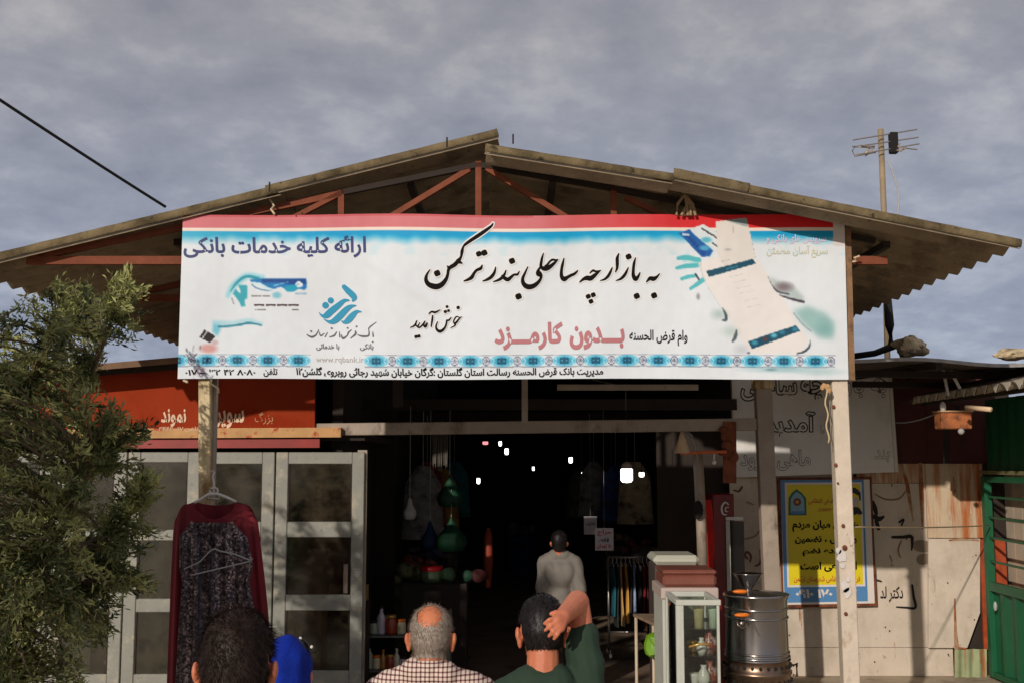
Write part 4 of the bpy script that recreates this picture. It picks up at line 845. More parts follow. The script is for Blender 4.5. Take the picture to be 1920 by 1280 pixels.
gt = empty('barred_gate', (XG, 12.2, 0), 'green metal gate with horizontal bars above a corrugated lower panel at the right edge', 'gate')
MB().box(XG - .04, XG + .04, 12.17, 12.26, .03, gz(891)).build('gate_post', m_green, gt, bevel=.005); MB().box(XG - .04, XG + .04, 9.3, 9.38, .03, gz(891)).build('gate_post', m_green, gt, bevel=.005)
MB().box(XG - .025, XG + .025, 9.381, 12.169, gz(903), gz(892)).build('top_rail', m_green, gt, bevel=.004); MB().box(XG - .035, XG + .035, 9.381, 12.169, gz(1105), gz(1088)).build('middle_rail', m_green, gt, bevel=.004); MB().box(XG - .03, XG + .03, 9.381, 12.169, .03, .09).build('bottom_rail', m_green, gt)
for py_ in (930, 968, 1006, 1050): MB().bar((XG, 9.38, gz(py_ + 3)), (XG, 12.17, gz(py_)), .022, .022, (1, 0, 0)).build('bar', m_green, gt)
cg = corr_mesh((XG + .01, 9.38, .09), (XG + .01, 9.38, gz(1106)), (0, 2.79, 0), 9, .022, 'lower_panel', start=0); link_mesh('lower_panel', cg, m_green, gt)
MB().ball((XG - .05, 12.0, gz(1130)), (.02, .02, .05), 8, 6).build('latch', m_cable, gt)
# ------------------------------------------------------------------ cables, strings, aerial
def cable(name, pts, r, mat, label, cat, group=None):
    o = MB().tube(pts, r, 6).build(name, mat, None, tuple(Vector(pts[0])), smooth=True); return tag(o, label, cat, group)
def sag(a, b, s_, n=14): a, b = Vector(a), Vector(b); return [a + (b - a) * i / n + Vector((0, 0, -4 * s_ * (i / n) * (1 - i / n))) for i in range(n + 1)]
e0, e1 = P(0, 175, 8.2), P(310, 388, 9.6); e0 = e1 + (e0 - e1) * 3.2; cable('power_cable', sag(e0, e1, .06, 24), .014, m_wire, 'black power cable slanting down to the left roof slope against the sky', 'cable')
cable('wire', sag(P(1597, 987, 8.05), (XG - .03, 12.1, P(1835, 984, 12.1).z), .012), .006, M('tan_wire', rgb(170, 150, 116), .7), 'thin tan wire stretched from the rusty post to the green gate', 'wire')
cable('wire', sag(P(1680, 792, 12.2), P(1760, 772, 11.2), .03), .007, m_cable, 'grey wire from the white sheet sign towards the rusty meter box', 'wire')
cable('wire', [P(x, y, 12.1) for x, y in ((1630, 690), (1650, 708), (1672, 722), (1692, 726))], .006, m_wire, 'black wire crossing the top right corner of the white sheet sign', 'wire')
tw = [P(1548 + 2.5 * math.sin(i * 1.3) + .4 * i, 722 + i * 9, 7.93) for i in range(13)]
cable('twine', tw, .006, M('twine2', rgb(200, 178, 140), .9), 'loose twine hanging from the banner corner beside the rusty post', 'twine'); kn = MB()
random.seed(4)
for i in range(6): kn.ball(P(1549 + random.uniform(-8, 7), 725 + random.uniform(-4, 9), 7.93), (.016, .012, .02), 6, 4)
tag(kn.build('knot', M('twine3', rgb(190, 150, 104), .9), None, tuple(P(1549, 726, 7.93))), 'tan knot of string under the lower right banner edge', 'knot')
an = empty('tv_aerial', tuple(P(1658, 655, 12.5)), 'television aerial on a tan pole standing behind the right roof slope', 'aerial')
YA = 12.5
MB().tube([P(1664, 672, YA), P(1657, 390, YA), P(1651, 243, YA)], .034, 10).build('mast', M('tan_mast', rgb(150, 132, 104), .7, var=.2), an, smooth=True)
MB().box(P(1653, 0, YA).x, P(1668, 0, YA).x, YA - .12, YA - .04, P(0, 292, YA).z, P(0, 253, YA).z).build('junction_box', m_black, an, bevel=.01)
m_el = M('aerial_rod', rgb(150, 142, 132), .4, metal=.6)
for (p, q) in (((1599, 263), (1720, 243)), ((1600, 276), (1722, 258)), ((1604, 291), (1724, 270)), ((1598, 275), (1640, 278)), ((1672, 275), (1720, 281))):
    MB().tube([P(p[0], p[1], YA - .1), P(q[0], q[1], YA - .1)], .008, 6).build('rod', m_el, an)
MB().tube([P(x, y, YA - .1) for x, y in ((1640, 275), (1603, 276), (1598, 283), (1603, 293), (1642, 286))], .009, 6).build('dipole', m_el, an, smooth=True)
bw = MB(); random.seed(8)
for k in range(5):
    for sg, xx0 in ((-1, 1636), (1, 1676)):
        a = P(xx0, 280 + (k - 2) * 3, YA - .1); bw.tube([a, a + Vector((sg * random.uniform(.06, .14), random.uniform(-.05, .05), random.uniform(-.09, .08)))], .008, 5)
bw.build('reflector', M('bright_alu', rgb(196, 180, 166), .35, metal=.7), an)
MB().tube([P(x, y, YA - .03) for x, y in ((1664, 300), (1672, 318), (1682, 350), (1686, 375), (1683, 405), (1680, 440))], .010, 6).build('coaxial_cable', m_cable, an, smooth=True)

# ------------------------------------------------------------------ goods in and before the hall
def top(o, label, cat, group=None): return tag(o, label, cat, group)
# dress on its hanger
YD = 7.86; sD = F / YD
m_velvet = M('burgundy_velvet', rgb(112, 12, 28), .75, var=.25, scale=7, bump=.3, bscale=50, stretch=(1, 1, .25))
m_velvet.node_tree.nodes['Principled BSDF'].inputs['Sheen Weight'].default_value = .6; m_velvet.node_tree.nodes['Principled BSDF'].inputs['Sheen Tint'].default_value = rgb(190, 40, 60)
def sequin():
    m_ = bpy.data.materials.new('sequin_cloth'); m_.use_nodes = True; t = m_.node_tree; b = t.nodes['Principled BSDF']
    tcn = t.nodes.new('ShaderNodeTexCoord'); v = t.nodes.new('ShaderNodeTexVoronoi'); v.inputs['Scale'].default_value = 85; t.links.new(tcn.outputs['Object'], v.inputs['Vector'])
    n = t.nodes.new('ShaderNodeTexNoise'); n.inputs['Scale'].default_value = 9; mp = t.nodes.new('ShaderNodeMapping'); mp.inputs['Scale'].default_value = (3.4, 1, .12); t.links.new(tcn.outputs['Object'], mp.inputs[0]); t.links.new(mp.outputs[0], n.inputs['Vector'])
    sp = t.nodes.new('ShaderNodeSeparateColor'); t.links.new(v.outputs['Color'], sp.inputs[0])
    mu = t.nodes.new('ShaderNodeMath'); mu.operation = 'MULTIPLY'; t.links.new(sp.outputs[0], mu.inputs[0]); t.links.new(n.outputs['Fac'], mu.inputs[1])
    r = t.nodes.new('ShaderNodeValToRGB'); t.links.new(mu.outputs[0], r.inputs[0]); r.color_ramp.elements[0].position = .12; r.color_ramp.elements[0].color = rgb(38, 32, 40); r.color_ramp.elements[1].position = .62; r.color_ramp.elements[1].color = rgb(190, 166, 160)
    x = r.color_ramp.elements.new(.36); x.color = rgb(96, 82, 86); t.links.new(r.outputs[0], b.inputs['Base Color']); b.inputs['Roughness'].default_value = .35; b.inputs['Metallic'].default_value = .35
    bp = t.nodes.new('ShaderNodeBump'); bp.inputs['Strength'].default_value = .8; bp.inputs['Distance'].default_value = .004; t.links.new(sp.outputs[1], bp.inputs['Height']); t.links.new(bp.outputs[0], b.inputs['Normal'])
    return m_
m_seq = sequin()
def drape(name, prof, Yc, depth, folds, famp, mat, parent, topf, zbot, seed, nz_=60, na=120, th=0):
    """hanging cloth: prof = [(py, left px, right px)], closed tube with folds that grow downwards"""
    zs_ = [P(0, p[0], Yc).z for p in prof]; xl = [P(p[1], p[0], Yc).x for p in prof]; xr = [P(p[2], p[0], Yc).x for p in prof]
    V, Fc = [], []
    for i in range(nz_ + 1):
        t = i / nz_
        for k in range(na):
            a = 2 * math.pi * k / na; ca_, sa = math.cos(a), math.sin(a)
            zt_ = topf(ca_, sa); z = zt_ + (zbot - zt_) * t; zz = zs_[::-1]
            L_ = np.interp(z, zz, xl[::-1]); R_ = np.interp(z, zz, xr[::-1]); hw_ = (R_ - L_) / 2; cx = (L_ + R_) / 2
            g = min(1, t * 3 + .15); fo = famp * g * (math.sin(folds * a + seed + 1.3 * math.sin(2 * a + t)) + .4 * math.sin(folds * 1.7 * a + seed * 2))
            V.append((cx + hw_ * ca_ + .25 * fo * ca_, Yc + (depth * (.55 + .6 * t) + fo) * sa, z))
    for i in range(nz_):
        for k in range(na):
            k2 = (k + 1) % na; Fc.append((i * na + k, (i + 1) * na + k, (i + 1) * na + k2, i * na + k2))
    me = bpy.data.meshes.new(name); me.from_pydata(V, [], Fc); me.update(); return link_mesh(name, me, mat, parent, smooth=True)
dr = empty('dress', tuple(P(405, 935, YD)), 'burgundy velvet robe over a grey sequined dress hanging from the left post', 'dress')
ztop, zneck = P(0, 936, YD).z, P(0, 985, YD).z
def tf(ca_, sa):
    x = abs(ca_); sh = ztop - .05 * x ** 2 - .10 * max(0, x - .82) / .18
    if x < .58: sh -= (1 - (x / .58) ** 2) * (.13 if sa < 0 else .04)
    return sh
drape('robe', [(930, 352, 452), (950, 330, 480), (1000, 325, 486), (1140, 320, 500), (1300, 314, 512), (1420, 308, 520)], YD, .085, 12, .024, m_velvet, dr, tf, P(0, 1410, YD).z, .4)
zi = P(0, 972, YD).z
def ti(ca_, sa):
    x = abs(ca_); return zi - (.19 * (1 - x / .62) if x < .62 and sa < 0 else .0) - (.30 * (x - .62) if x > .62 else 0) - (.02 if sa > 0 else 0)
drape('sequin_dress', [(965, 340, 456), (1000, 337, 462), (1060, 336, 474), (1090, 342, 466), (1200, 334, 486), (1420, 322, 500)], YD - .115, .06, 15, .02, m_seq, dr, ti, P(0, 1400, YD).z, 1.1)
hgr = empty('clothes_hanger', tuple(P(400, 930, YD)), 'white plastic hanger hooked on the left post above the burgundy robe', 'hanger', 'hangers on the dress')
q = MB(); q.tube([P(x, y, YD) for x, y in ((352, 948), (375, 936), (392, 925), (408, 925), (424, 931), (443, 940))], .010, 8); q.tube([P(392, 926, YD), P(389, 934, YD), P(412, 935, YD), P(410, 926, YD)], .009, 8)
q.build('arms', m_white, hgr, smooth=True); MB().tube([P(x, y, YD) for x, y in ((400, 925), (401, 905), (399, 892), (402, 884), (398, 881), (394, 886))], .006, 8).build('hook', m_white, hgr, smooth=True)
cp = P(401, 919, YD); MB().tube([cp + Vector((.028 * math.cos(i * .6), 0, .022 * math.sin(i * .6))) for i in range(12)], .006, 6).build('ring', m_white, hgr, smooth=True)
top(MB().tube([P(x, y, YD - .19) for x, y in ((345, 1066), (375, 1052), (394, 1032), (402, 1028), (412, 1032), (440, 1038), (470, 1050), (474, 1046), (466, 1052), (365, 1076), (357, 1078))], .0045, 6).build('wire_hanger', m_cable, None, tuple(P(400, 1030, YD - .19)), smooth=True), 'thin wire hanger lying on the front of the grey sequined dress', 'hanger', 'hangers on the dress')

# display case (white frame, glass) with goods
cs = empty('display_case', (1.17, 7.75, 0), 'narrow white-framed glass display case full of trinkets beside the steel samovar', 'display case')
xa, xb, y0, y1 = P(1250, 0, 7.5).x, P(1327, 0, 7.5).x, 7.5, 8.02; zt = P(0, 1124, 7.5).z; zb = .32; w_ = .036
m_case = M('white_case_paint', rgb(190, 192, 180), .5, var=.1, scale=8, bump=.1, dirt=[(rgb(150, 146, 130), (.62, .72), 9, (1, 1, 1))])
for (x, y) in ((xa, y0), (xb - w_ * .5, y0), (xa, y1 - w_), (xb - w_ * .5, y1 - w_)):
    ww = w_ * (1.4 if (x == xa and y == y0) else .5); MB().box(x, x + ww, y, y + w_, .0, zt - w_).build('frame_post', m_case, cs, bevel=.003)
MB().box(xa, xb + .01, y0, y0 + w_, zt - w_ + .001, zt).build('frame_rail', m_case, cs, bevel=.003); MB().box(xa, xb + .01, y1 - w_, y1, zt - w_ + .001, zt).build('frame_rail', m_case, cs, bevel=.003)
MB().box(xa, xa + w_, y0 + w_ + .001, y1 - w_ - .001, zt - w_, zt).build('frame_rail', m_case, cs, bevel=.003); MB().box(xb - .02, xb + .01, y0 + w_ + .001, y1 - w_ - .001, zt - w_, zt).build('frame_rail', m_case, cs, bevel=.003)
for z in (zb, P(0, 1178, 7.6).z, P(0, 1228, 7.6).z): MB().box(xa + .012, xb - .004, y0 + .04, y1 - .04, z, z + .006).build('glass_shelf', m_clear, cs)
MB().box(xa, xb, y0 + .01, y1 - .01, zb - .05, zb - .002).build('floor_board', m_case, cs)
MB().box(xa + .052, xb - .02, y0 + .004, y0 + .008, zb, zt - w_).build('front_glass', m_clear, cs); MB().box(xa + .006, xa + .010, y0 + .05, y1 - .04, zb, zt - w_).build('side_glass', m_clear, cs); MB().box(xb - .012, xb - .008, y0 + .05, y1 - .04, zb, zt - w_).build('side_glass', m_clear, cs)
MB().box(xa + .04, xb - .02, y1 - .03, y1 - .025, zb, zt - w_).build('back_panel', M('mirror_back', rgb(112, 122, 104), .3, var=.4, scale=9, metal=.3, col2=rgb(60, 70, 52)), cs)
def item(nm, prof, c, mat, label, cat, grp, seg=16, dark=None): o = MB().lathe(prof, c, seg).build(nm, mat, None, c, smooth=True); return top(o, label, cat, grp)
m_por1 = M('white_porcelain', rgb(222, 216, 204), .25); m_gold = M('gold_trim', rgb(200, 160, 90), .3, metal=.6); m_bp = M('blue_print_china', rgb(150, 60, 40), .3, var=.6, scale=30, col2=rgb(220, 214, 204))
cup = [(.0, 0), (.022, 0), (.026, .01), (.034, .06), (.036, .075), (.032, .075), (.0, .06)]
vase = [(.0, 0), (.02, 0), (.032, .03), (.028, .06), (.012, .085), (.016, .10), (.0, .10)]
z1 = P(0, 1178, 7.6).z + .007; z2 = P(0, 1228, 7.6).z + .007
def gl_item(px_, z, prof, mat, y, label, nm='trinket', sc=1.0): return item(nm, [(r * sc, h * sc) for r, h in prof], (P(px_, 0, y).x, y, z), mat, label, 'trinket', 'trinkets in the display case')
tall = [(.0, 0), (.026, 0), (.028, .09), (.034, .10), (.034, .125), (.0, .125)]
gl_item(1290, z1, tall, M('cream_pot', rgb(204, 190, 140), .4, var=.2), 7.62, 'cream lidded pot upper left behind the case glass', sc=1.15); gl_item(1316, z1, tall, M('pale_green_pot', rgb(200, 214, 190), .3), 7.62, 'pale green tumbler upper right behind the case glass', sc=1.15)
gl_item(1294, z2, vase, m_por1, 7.60, 'round white figurine on the middle shelf of the case', sc=1.1); gl_item(1308, z2, vase, m_bp, 7.64, 'red and white figurine on the middle shelf of the case', sc=1.5); gl_item(1278, z2, cup, m_gold, 7.7, 'small gilt cup at the rear left of the middle case shelf')
gl_item(1297, z2 - .205, vase, m_por1, 7.62, 'white figurine on the lower shelf of the case', sc=1.35); gl_item(1308, z2 - .205, vase, m_bp, 7.68, 'orange and white figurine on the lower shelf of the case', sc=1.5); gl_item(1281, z2 - .205, cup, m_por1, 7.66, 'small white cup on the lower shelf of the case')
zq = z2 - .212
MB().box(xa + .012, xb - .004, y0 + .04, y1 - .04, zq, zq + .006).build('glass_shelf', m_clear, cs)
top(MB().tube([P(1292, 1212, 7.47), P(1310, 1207, 7.46), P(1331, 1207, 7.46)], .008, 6).build('rod_handle', m_gold, None, tuple(P(1310, 1207, 7.46)), smooth=True), 'brass rod fixed across the front of the white display case', 'rod')
# brown case on the stand, cooler cabinet behind
m_lea = M('brown_leatherette', rgb(124, 72, 58), .42, var=.12, scale=6, bump=.2, bscale=70)
st = empty('side_cabinet', (1.28, 8.4, 0), 'low white cabinet behind the display case carrying the brown case', 'cabinet')
a, b = P(1242, 1122, 8.06), P(1344, 1101, 8.06); MB().box(a.x, b.x, 8.06, 8.55, .0, a.z).build('body', m_case, st, bevel=.004); MB().box(a.x - .01, b.x + .01, 8.045, 8.57, a.z + .001, b.z).build('top_board', M('pinkish_top', rgb(190, 170, 160), .5), st, bevel=.006)
bc = empty('brown_case', (1.3, 8.3, b.z), 'brown leatherette case lying on top of the low white cabinet', 'case')
a2, b2_ = P(1243, 1100, 8.09), P(1344, 1068, 8.09); MB().box(a2.x, b2_.x, 8.09, 8.5, b.z + .001, b.z + .085).build('body', m_lea, bc, bevel=.02); MB().box(a2.x, b2_.x, 8.09, 8.5, b.z + .087, b.z + .12).build('lid', m_lea, bc, bevel=.012)
ck = empty('cooler', (1.45, 9.6, 0), 'dark cabinet with a rounded off-white lid behind the brown case', 'cooler')
a, b = P(1226, 1066, 9.4), P(1312, 1036, 9.4); MB().box(a.x + .01, b.x - .01, 9.41, 9.85, 0, a.z + .03).build('body', M('cooler_body', rgb(96, 84, 78), .4, metal=.3, var=.2), ck, bevel=.01); MB().box(a.x, b.x, 9.4, 9.88, a.z + .031, b.z - .02).build('lid', M('cooler_lid', rgb(190, 190, 172), .4), ck, bevel=.03)
# samovar
sm = empty('samovar', (1.6, 7.85, 0), 'large cylindrical stainless steel samovar with orange knobs and a bowl on top', 'samovar')
cx = P(1392, 0, 7.85).x; k = 7.85 / F; zf = lambda py: P(0, py, 7.85 - .2).z
rb_ = 60 * k
prof = [(rb_ * .9, .25), (rb_ * .98, .27), (rb_ * 1.0, .30), (rb_ * 1.0, .62), (rb_ * 1.06, .64), (rb_ * 1.06, .655), (rb_ * 1.0, .665)]
MB().lathe([(rb_ * .95, zf(1262)), (rb_ * .96, zf(1243)), (rb_ * .95, zf(1240)), (rb_ * .93, zf(1170)), (rb_ * .93, zf(1150)), (rb_ * .94, zf(1128)), (rb_ * .99, zf(1122)), (rb_ * 1.0, zf(1118)), (rb_ * .9, zf(1117)), (rb_ * .1, zf(1112))], (cx, 7.85, 0), 48).build('boiler', m_steel, sm, smooth=True)
for i, (py, rr2) in enumerate(((1145, .955), (1162, .955), (1229, .975), (1237, .99))): z = zf(py); MB().lathe([(rb_ * (rr2 - .03), z - .008), (rb_ * rr2, z - .007), (rb_ * (rr2 + .012), z), (rb_ * rr2, z + .007), (rb_ * (rr2 - .03), z + .008)], (cx, 7.85, 0), 48).build('band', m_steel, sm, smooth=True)
m_brass = M('scorched_steel', rgb(138, 116, 98), .34, metal=1, var=.25, scale=10)
MB().lathe([(rb_ * .97, zf(1310)), (rb_ * 1.0, zf(1272)), (rb_ * 1.03, zf(1268)), (rb_ * 1.03, zf(1264)), (rb_ * .98, zf(1262)), (rb_ * .98, zf(1245)), (rb_ * 1.0, zf(1242))], (cx, 7.85, 0), 48).build('fire_belt', m_brass, sm, smooth=True)
hb = MB()
for i in range(26):
    for row, py in enumerate((1253, 1281)):
        a = 2 * math.pi * (i + row * .5) / 26; c = Vector((cx + math.cos(a) * rb_ * 1.0, 7.85 + math.sin(a) * rb_ * 1.0, zf(py))); hb.ball(c, (.011, .011, .013), 6, 4)
hb.build('vent_hole', m_black, sm)['kind'] = 'stuff'
MB().lathe([(rb_ * 1.05, .02), (rb_ * 1.05, .05), (rb_ * .8, .08), (rb_ * .8, .3), (rb_ * .97, zf(1310))], (cx, 7.85, 0), 40).build('base', m_steel2, sm, smooth=True)
zc = zf(1116); bx_ = P(1378, 0, 7.85).x
MB().lathe([(.03, zc - .01), (.03, zc + .03), (.05, zc + .05), (.10, zc + .125), (.105, zc + .13), (.097, zc + .128), (.045, zc + .055), (.0, zc + .05)], (bx_ + .0, 7.85, 0), 28).build('bowl', m_steel, sm, smooth=True)
for (px_, py_, ry) in ((1388, 1108, 1), (1391, 1152, 1)): c = P(px_, py_, 7.62); MB().ball(c, (.052, .022, .014), 14, 8).build('knob', m_orange, sm, smooth=True)
c = P(1391, 1165, 7.62); MB().tube([c + Vector((-.035, 0, .01)), c + Vector((-.03, -.01, -.02)), c + Vector((0, -.012, -.042)), c + Vector((.03, -.01, -.02)), c + Vector((.035, 0, .01))], .005, 6).ball(c + Vector((0, 0, -.012)), (.02, .012, .02), 8, 6).build('tap', m_steel2, sm, smooth=True)
MB().tube([P(1412, 1168, 7.63), P(1424, 1192, 7.625)], .004, 6).build('wire_stay', m_steel2, sm)
for sx in (-1, 1): MB().tube([(cx + sx * rb_ * 1.02, 7.8, zf(1255)), (cx + sx * rb_ * 1.14, 7.8, zf(1250)), (cx + sx * rb_ * 1.14, 7.8, zf(1275)), (cx + sx * rb_ * 1.02, 7.8, zf(1272))], .01, 6).build('handle', m_brass, sm, smooth=True)
# small metal table with a lime bag
tb = empty('metal_table', (1.0, 9.0, 0), 'small cream metal-legged table with a worn top left of the display case', 'table')
zt_ = P(0, 1166, 8.8).z; xa, xb = P(1186, 0, 8.8).x, P(1246, 0, 8.8).x
MB().hexa([(xa, 9.3, zt_ - .02), (xa + .1, 8.75, zt_ - .02), (xb, 8.75, zt_ - .02), (xb, 9.3, zt_ - .02), (xa, 9.3, zt_), (xa + .1, 8.75, zt_), (xb, 8.75, zt_), (xb, 9.3, zt_)]).build('top', M('worn_ply', rgb(146, 122, 96), .6, var=.3), tb)
m_leg = M('cream_leg', rgb(190, 172, 146), .5, var=.15)
for (x, y, dxx) in ((xa + .10, 8.78, .0), (xb - .03, 8.78, .02), (xa + .02, 9.26, 0), (xb - .03, 9.26, 0)): MB().tube([(x + dxx, y, .0), (x, y, zt_ - .021)], .013, 8).build('leg', m_leg, tb, smooth=True)
lb = MB(); c = P(1226, 1205, 8.65); lb.ball(c, (.075, .08, .09), 12, 8); me_ = lb.mesh('lime_bag')
for v in me_.vertices: v.co += Vector((1, 1, 1)) * noise.noise(v.co * 14) * .03
top(link_mesh('shopping_bag', me_, M('lime_plastic', rgb(106, 150, 30), .4), None, tuple(c)), 'bright lime green bag hanging from the small metal table', 'bag')
# red drinks cooler
fr = empty('drinks_cooler', tuple(P(1350, 1300, 11.7)), 'tall red glass-fronted drinks cooler with a white swirl on its header', 'drinks cooler')
a, b = P(1336, 925, 11.7), P(1376, 925, 11.7); MB().box(a.x, b.x, 11.7, 12.2, .05, a.z).build('body', M('red_enamel', rgb(116, 18, 20), .35, var=.1), fr, bevel=.01)
FR = lambda x, y, o=0: P(x, y, 11.7) - Vector((0, o, 0))
strokes([[(1366, 945, 2), (1359, 941, 3), (1353, 950, 3.4), (1355, 962, 3), (1362, 964, 2)], [(1366, 950, 1.5), (1361, 951, 2), (1360, 957, 2), (1365, 958, 1.5)]], (0, 0), 1, FR, m_white, fr, off=.006, name='swirl')
MB().box(P(1341, 0, 11.69).x, P(1372, 0, 11.69).x, 11.675, 11.697, P(0, 974, 11.7).z, P(0, 968, 11.7).z).build('header_trim', m_white, fr); MB().box(P(1341, 0, 11.69).x, P(1348, 0, 11.69).x, 11.675, 11.697, .3, P(0, 975, 11.7).z).build('door_frame', m_case, fr); MB().box(P(1349, 0, 11.69).x, P(1373, 0, 11.69).x, 11.68, 11.697, .3, P(0, 976, 11.7).z).build('door_glass', M('black_glass', rgb(16, 14, 16), .1), fr)
fc = drape('flag_cloth', [(935, 1322, 1334), (1000, 1316, 1340), (1070, 1312, 1338), (1100, 1312, 1338)], 11.3, .03, 5, .012, M('red_cloth', rgb(190, 26, 20), .8, var=.35, scale=4, col2=rgb(214, 196, 186), thr=(.62, .66)), None, lambda a_, b_: P(0, 936, 11.3).z, P(0, 1100, 11.3).z, .3, 24, 40)
top(fc, 'red and white cloth hanging beside the red drinks cooler', 'cloth')

# clothes rack
YR = 13.4; rk = empty('clothes_rack', (P(1178, 0, YR).x, YR, .05), 'chrome clothes rack on wheels filled with hanging garments in the hall', 'clothes rack')
xa, xb = P(1131, 0, YR).x, P(1228, 0, YR).x; zr = P(0, 1044, YR).z
m_chr = M('chrome_tube', rgb(170, 166, 160), .3, metal=.8)
for x in (xa, xb): MB().tube([(x, YR, .11), (x, YR, zr)], .014, 8).build('upright', m_chr, rk, smooth=True); MB().tube([(x, YR - .2, .11), (x, YR + .2, .11)], .014, 8).build('foot', m_chr, rk, smooth=True)
for x in (xa, xb):
    for y in (YR - .2, YR + .2): MB().ball((x, y, .08), (.02, .03, .03), 8, 6).build('wheel', m_white, rk, smooth=True)
MB().tube([(xa, YR, zr), (xb, YR, zr)], .012, 8).build('top_rail', m_chr, rk, smooth=True); MB().tube([(xa, YR, .32), (xb, YR, .32)], .010, 8).build('lower_rail', m_chr, rk, smooth=True)
gcols = [('teal', (20, 92, 108)), ('dark green', (24, 40, 34)), ('sand', (190, 150, 96)), ('yellow ochre', (206, 160, 70)), ('dark brown', (44, 26, 22)), ('pale blue', (150, 168, 200)), ('black', (20, 18, 20)), ('dark red', (120, 22, 26)), ('wine', (80, 18, 26)), ('charcoal', (40, 38, 42)), ('blue-green', (30, 84, 84)), ('slate', (56, 66, 74))]
random.seed(21)
for i, (nm_, c_) in enumerate(gcols):
    x = xa + .05 + (xb - xa - .09) * i / (len(gcols) - 1); ln = random.uniform(.55, .78); yv = YR
    rt = empty('garment', (x, yv, zr), '%s garment on the chrome clothes rack' % nm_, 'garment', 'garments on the chrome rack')
    mg = M('cloth_%d' % i, rgb(*c_), .85, var=.2, scale=9); g_ = MB(); n = 10; V = []
    for j in range(n + 1):
        t = j / n; z = zr - .07 - ln * t; hwid = .015 + .012 * t + .006 * math.sin(5 * t + i); dpt = .20 * min(1, .3 + 2.2 * t) + .03 * t
        for kk in range(12):
            a = 2 * math.pi * kk / 12; g_.v.append(Vector((x + hwid * math.cos(a) + .012 * math.sin(3 * t + i * 2), yv + dpt * math.sin(a), z)))
    for j in range(n):
        for kk in range(12): g_.f.append((j * 12 + kk, (j + 1) * 12 + kk, (j + 1) * 12 + (kk + 1) % 12, j * 12 + (kk + 1) % 12))
    g_.build('cloth', mg, rt, smooth=True); MB().tube([(x, yv - .17, zr - .09), (x, yv, zr - .05), (x, yv + .17, zr - .09)], .006, 5).tube([(x, yv, zr - .05), (x, yv, zr - .01), (x, yv + .012, zr + .016)], .004, 5).build('hanger', m_white, rt)
# price cards
for (cx_, cy_, wd, hh, Y, lab, lines) in ((1133, 1010, 34, 42, 13.2, 'white price card with red and black lettering above the clothes rack', (('حراج', m_inkred, (1120, 992, 1146, 1004)), ('فقط', m_ink, (1122, 1006, 1142, 1015)), ('۵۰ تومان', m_inkred, (1119, 1018, 1147, 1028)))),
                                       (1107, 984, 24, 34, 14.2, 'dim smaller card hanging behind the white price card', (('تخفیف', m_inkgrey, (1098, 976, 1116, 986)),))):
    Fk = (lambda Y: (lambda x, y, o=0: P(x, y, Y) - Vector((0, o, 0))))(Y)
    pk = empty('price_card', tuple(Fk(cx_, cy_ + hh / 2)), lab, 'card'); a, b = Fk(cx_ - wd / 2, cy_ + hh / 2), Fk(cx_ + wd / 2, cy_ - hh / 2)
    MB().box(a.x, b.x, Y, Y + .004, a.z, b.z).build('card', M('card_white%d' % wd, rgb(222, 214, 214), .6), pk); MB().tube([(b.x * .5 + a.x * .5, Y + .004, b.z), (b.x * .5 + a.x * .5, Y + .004, 2.9)], .002, 4).build('string', m_cable, pk)
    for tx, mt, bx in lines: text(tx, bx, Fk, mt, pk, off=.004, bold=.03)
# shelf with jars at the hall's left mouth
sh = empty('shelf_unit', (P(765, 0, 11).x, 11.0, .05), 'low metal shelf unit crowded with jars behind the bald man', 'shelf')
YH = 10.95; xa, xb = P(683, 0, YH).x, P(848, 0, YH).x
m_shf = M('shelf_metal', rgb(100, 98, 92), .5, metal=.4, var=.2)
zs1, zs2 = P(0, 1191, YH).z, P(0, 1256, YH).z
for z in (zs1, zs2, .12): MB().box(xa, xb, YH, YH + .36, z - .02, z).build('board', m_shf, sh, bevel=.003)
for x in (xa - .012, xb - .012):
    for y in (YH - .012, YH + .36): MB().box(x, x + .022, y, y + .022, .05, P(0, 1120 if x < -1 else 1150, YH).z).build('upright', m_shf, sh)
random.seed(33)
jar = [(.0, 0), (.04, 0), (.045, .01), (.045, .09), (.036, .11), (.036, .115), (.0, .115)]; lid = [(.0, .115), (.04, .115), (.04, .14), (.0, .14)]
bott = [(.0, 0), (.034, 0), (.036, .01), (.036, .13), (.014, .17), (.014, .20), (.0, .20)]; capb = [(.0, .2), (.016, .2), (.016, .22), (.0, .22)]
box_c = [((196, 168, 110), 'tan'), ((208, 196, 160), 'cream'), ((150, 60, 34), 'rust red'), ((160, 170, 150), 'pale green'), ((200, 190, 170), 'ivory'), ((170, 120, 50), 'amber'), ((120, 130, 110), 'olive'), ((190, 180, 190), 'pinkish white')]
def shelf_item(px_, z, sc, ci, tall, y, where):
    c_, nm_ = box_c[ci % len(box_c)]; x = P(px_, 0, y).x
    rt = empty('bottle' if tall else 'jar', (x, y, z), '%s %s %s' % (nm_, 'bottle' if tall else 'jar', where), 'bottle' if tall else 'jar', 'jars and bottles on the shelf')
    MB().lathe([(r * sc, h * sc) for r, h in (bott if tall else jar)], (x, y, z), 14).build('body', M('jar_%d_%d' % (ci % 8, tall), rgb(*c_), .3, var=.3, scale=20) if ('jar_%d_%d' % (ci % 8, tall)) not in MATS else MATS['jar_%d_%d' % (ci % 8, tall)], rt, smooth=True)
    MB().lathe([(r * sc, h * sc) for r, h in (capb if tall else lid)], (x, y, z), 12).build('lid', (m_white, m_orange, m_gold, m_dark)[ci % 4], rt, smooth=True)
ups = [(698, 1.25, 0, 0), (716, .9, 3, 0), (729, 1.2, 7, 1), (746, 1.3, 2, 0), (765, 1.0, 1, 0), (782, .8, 6, 0), (812, 1.1, 5, 1), (832, .9, 4, 0)]
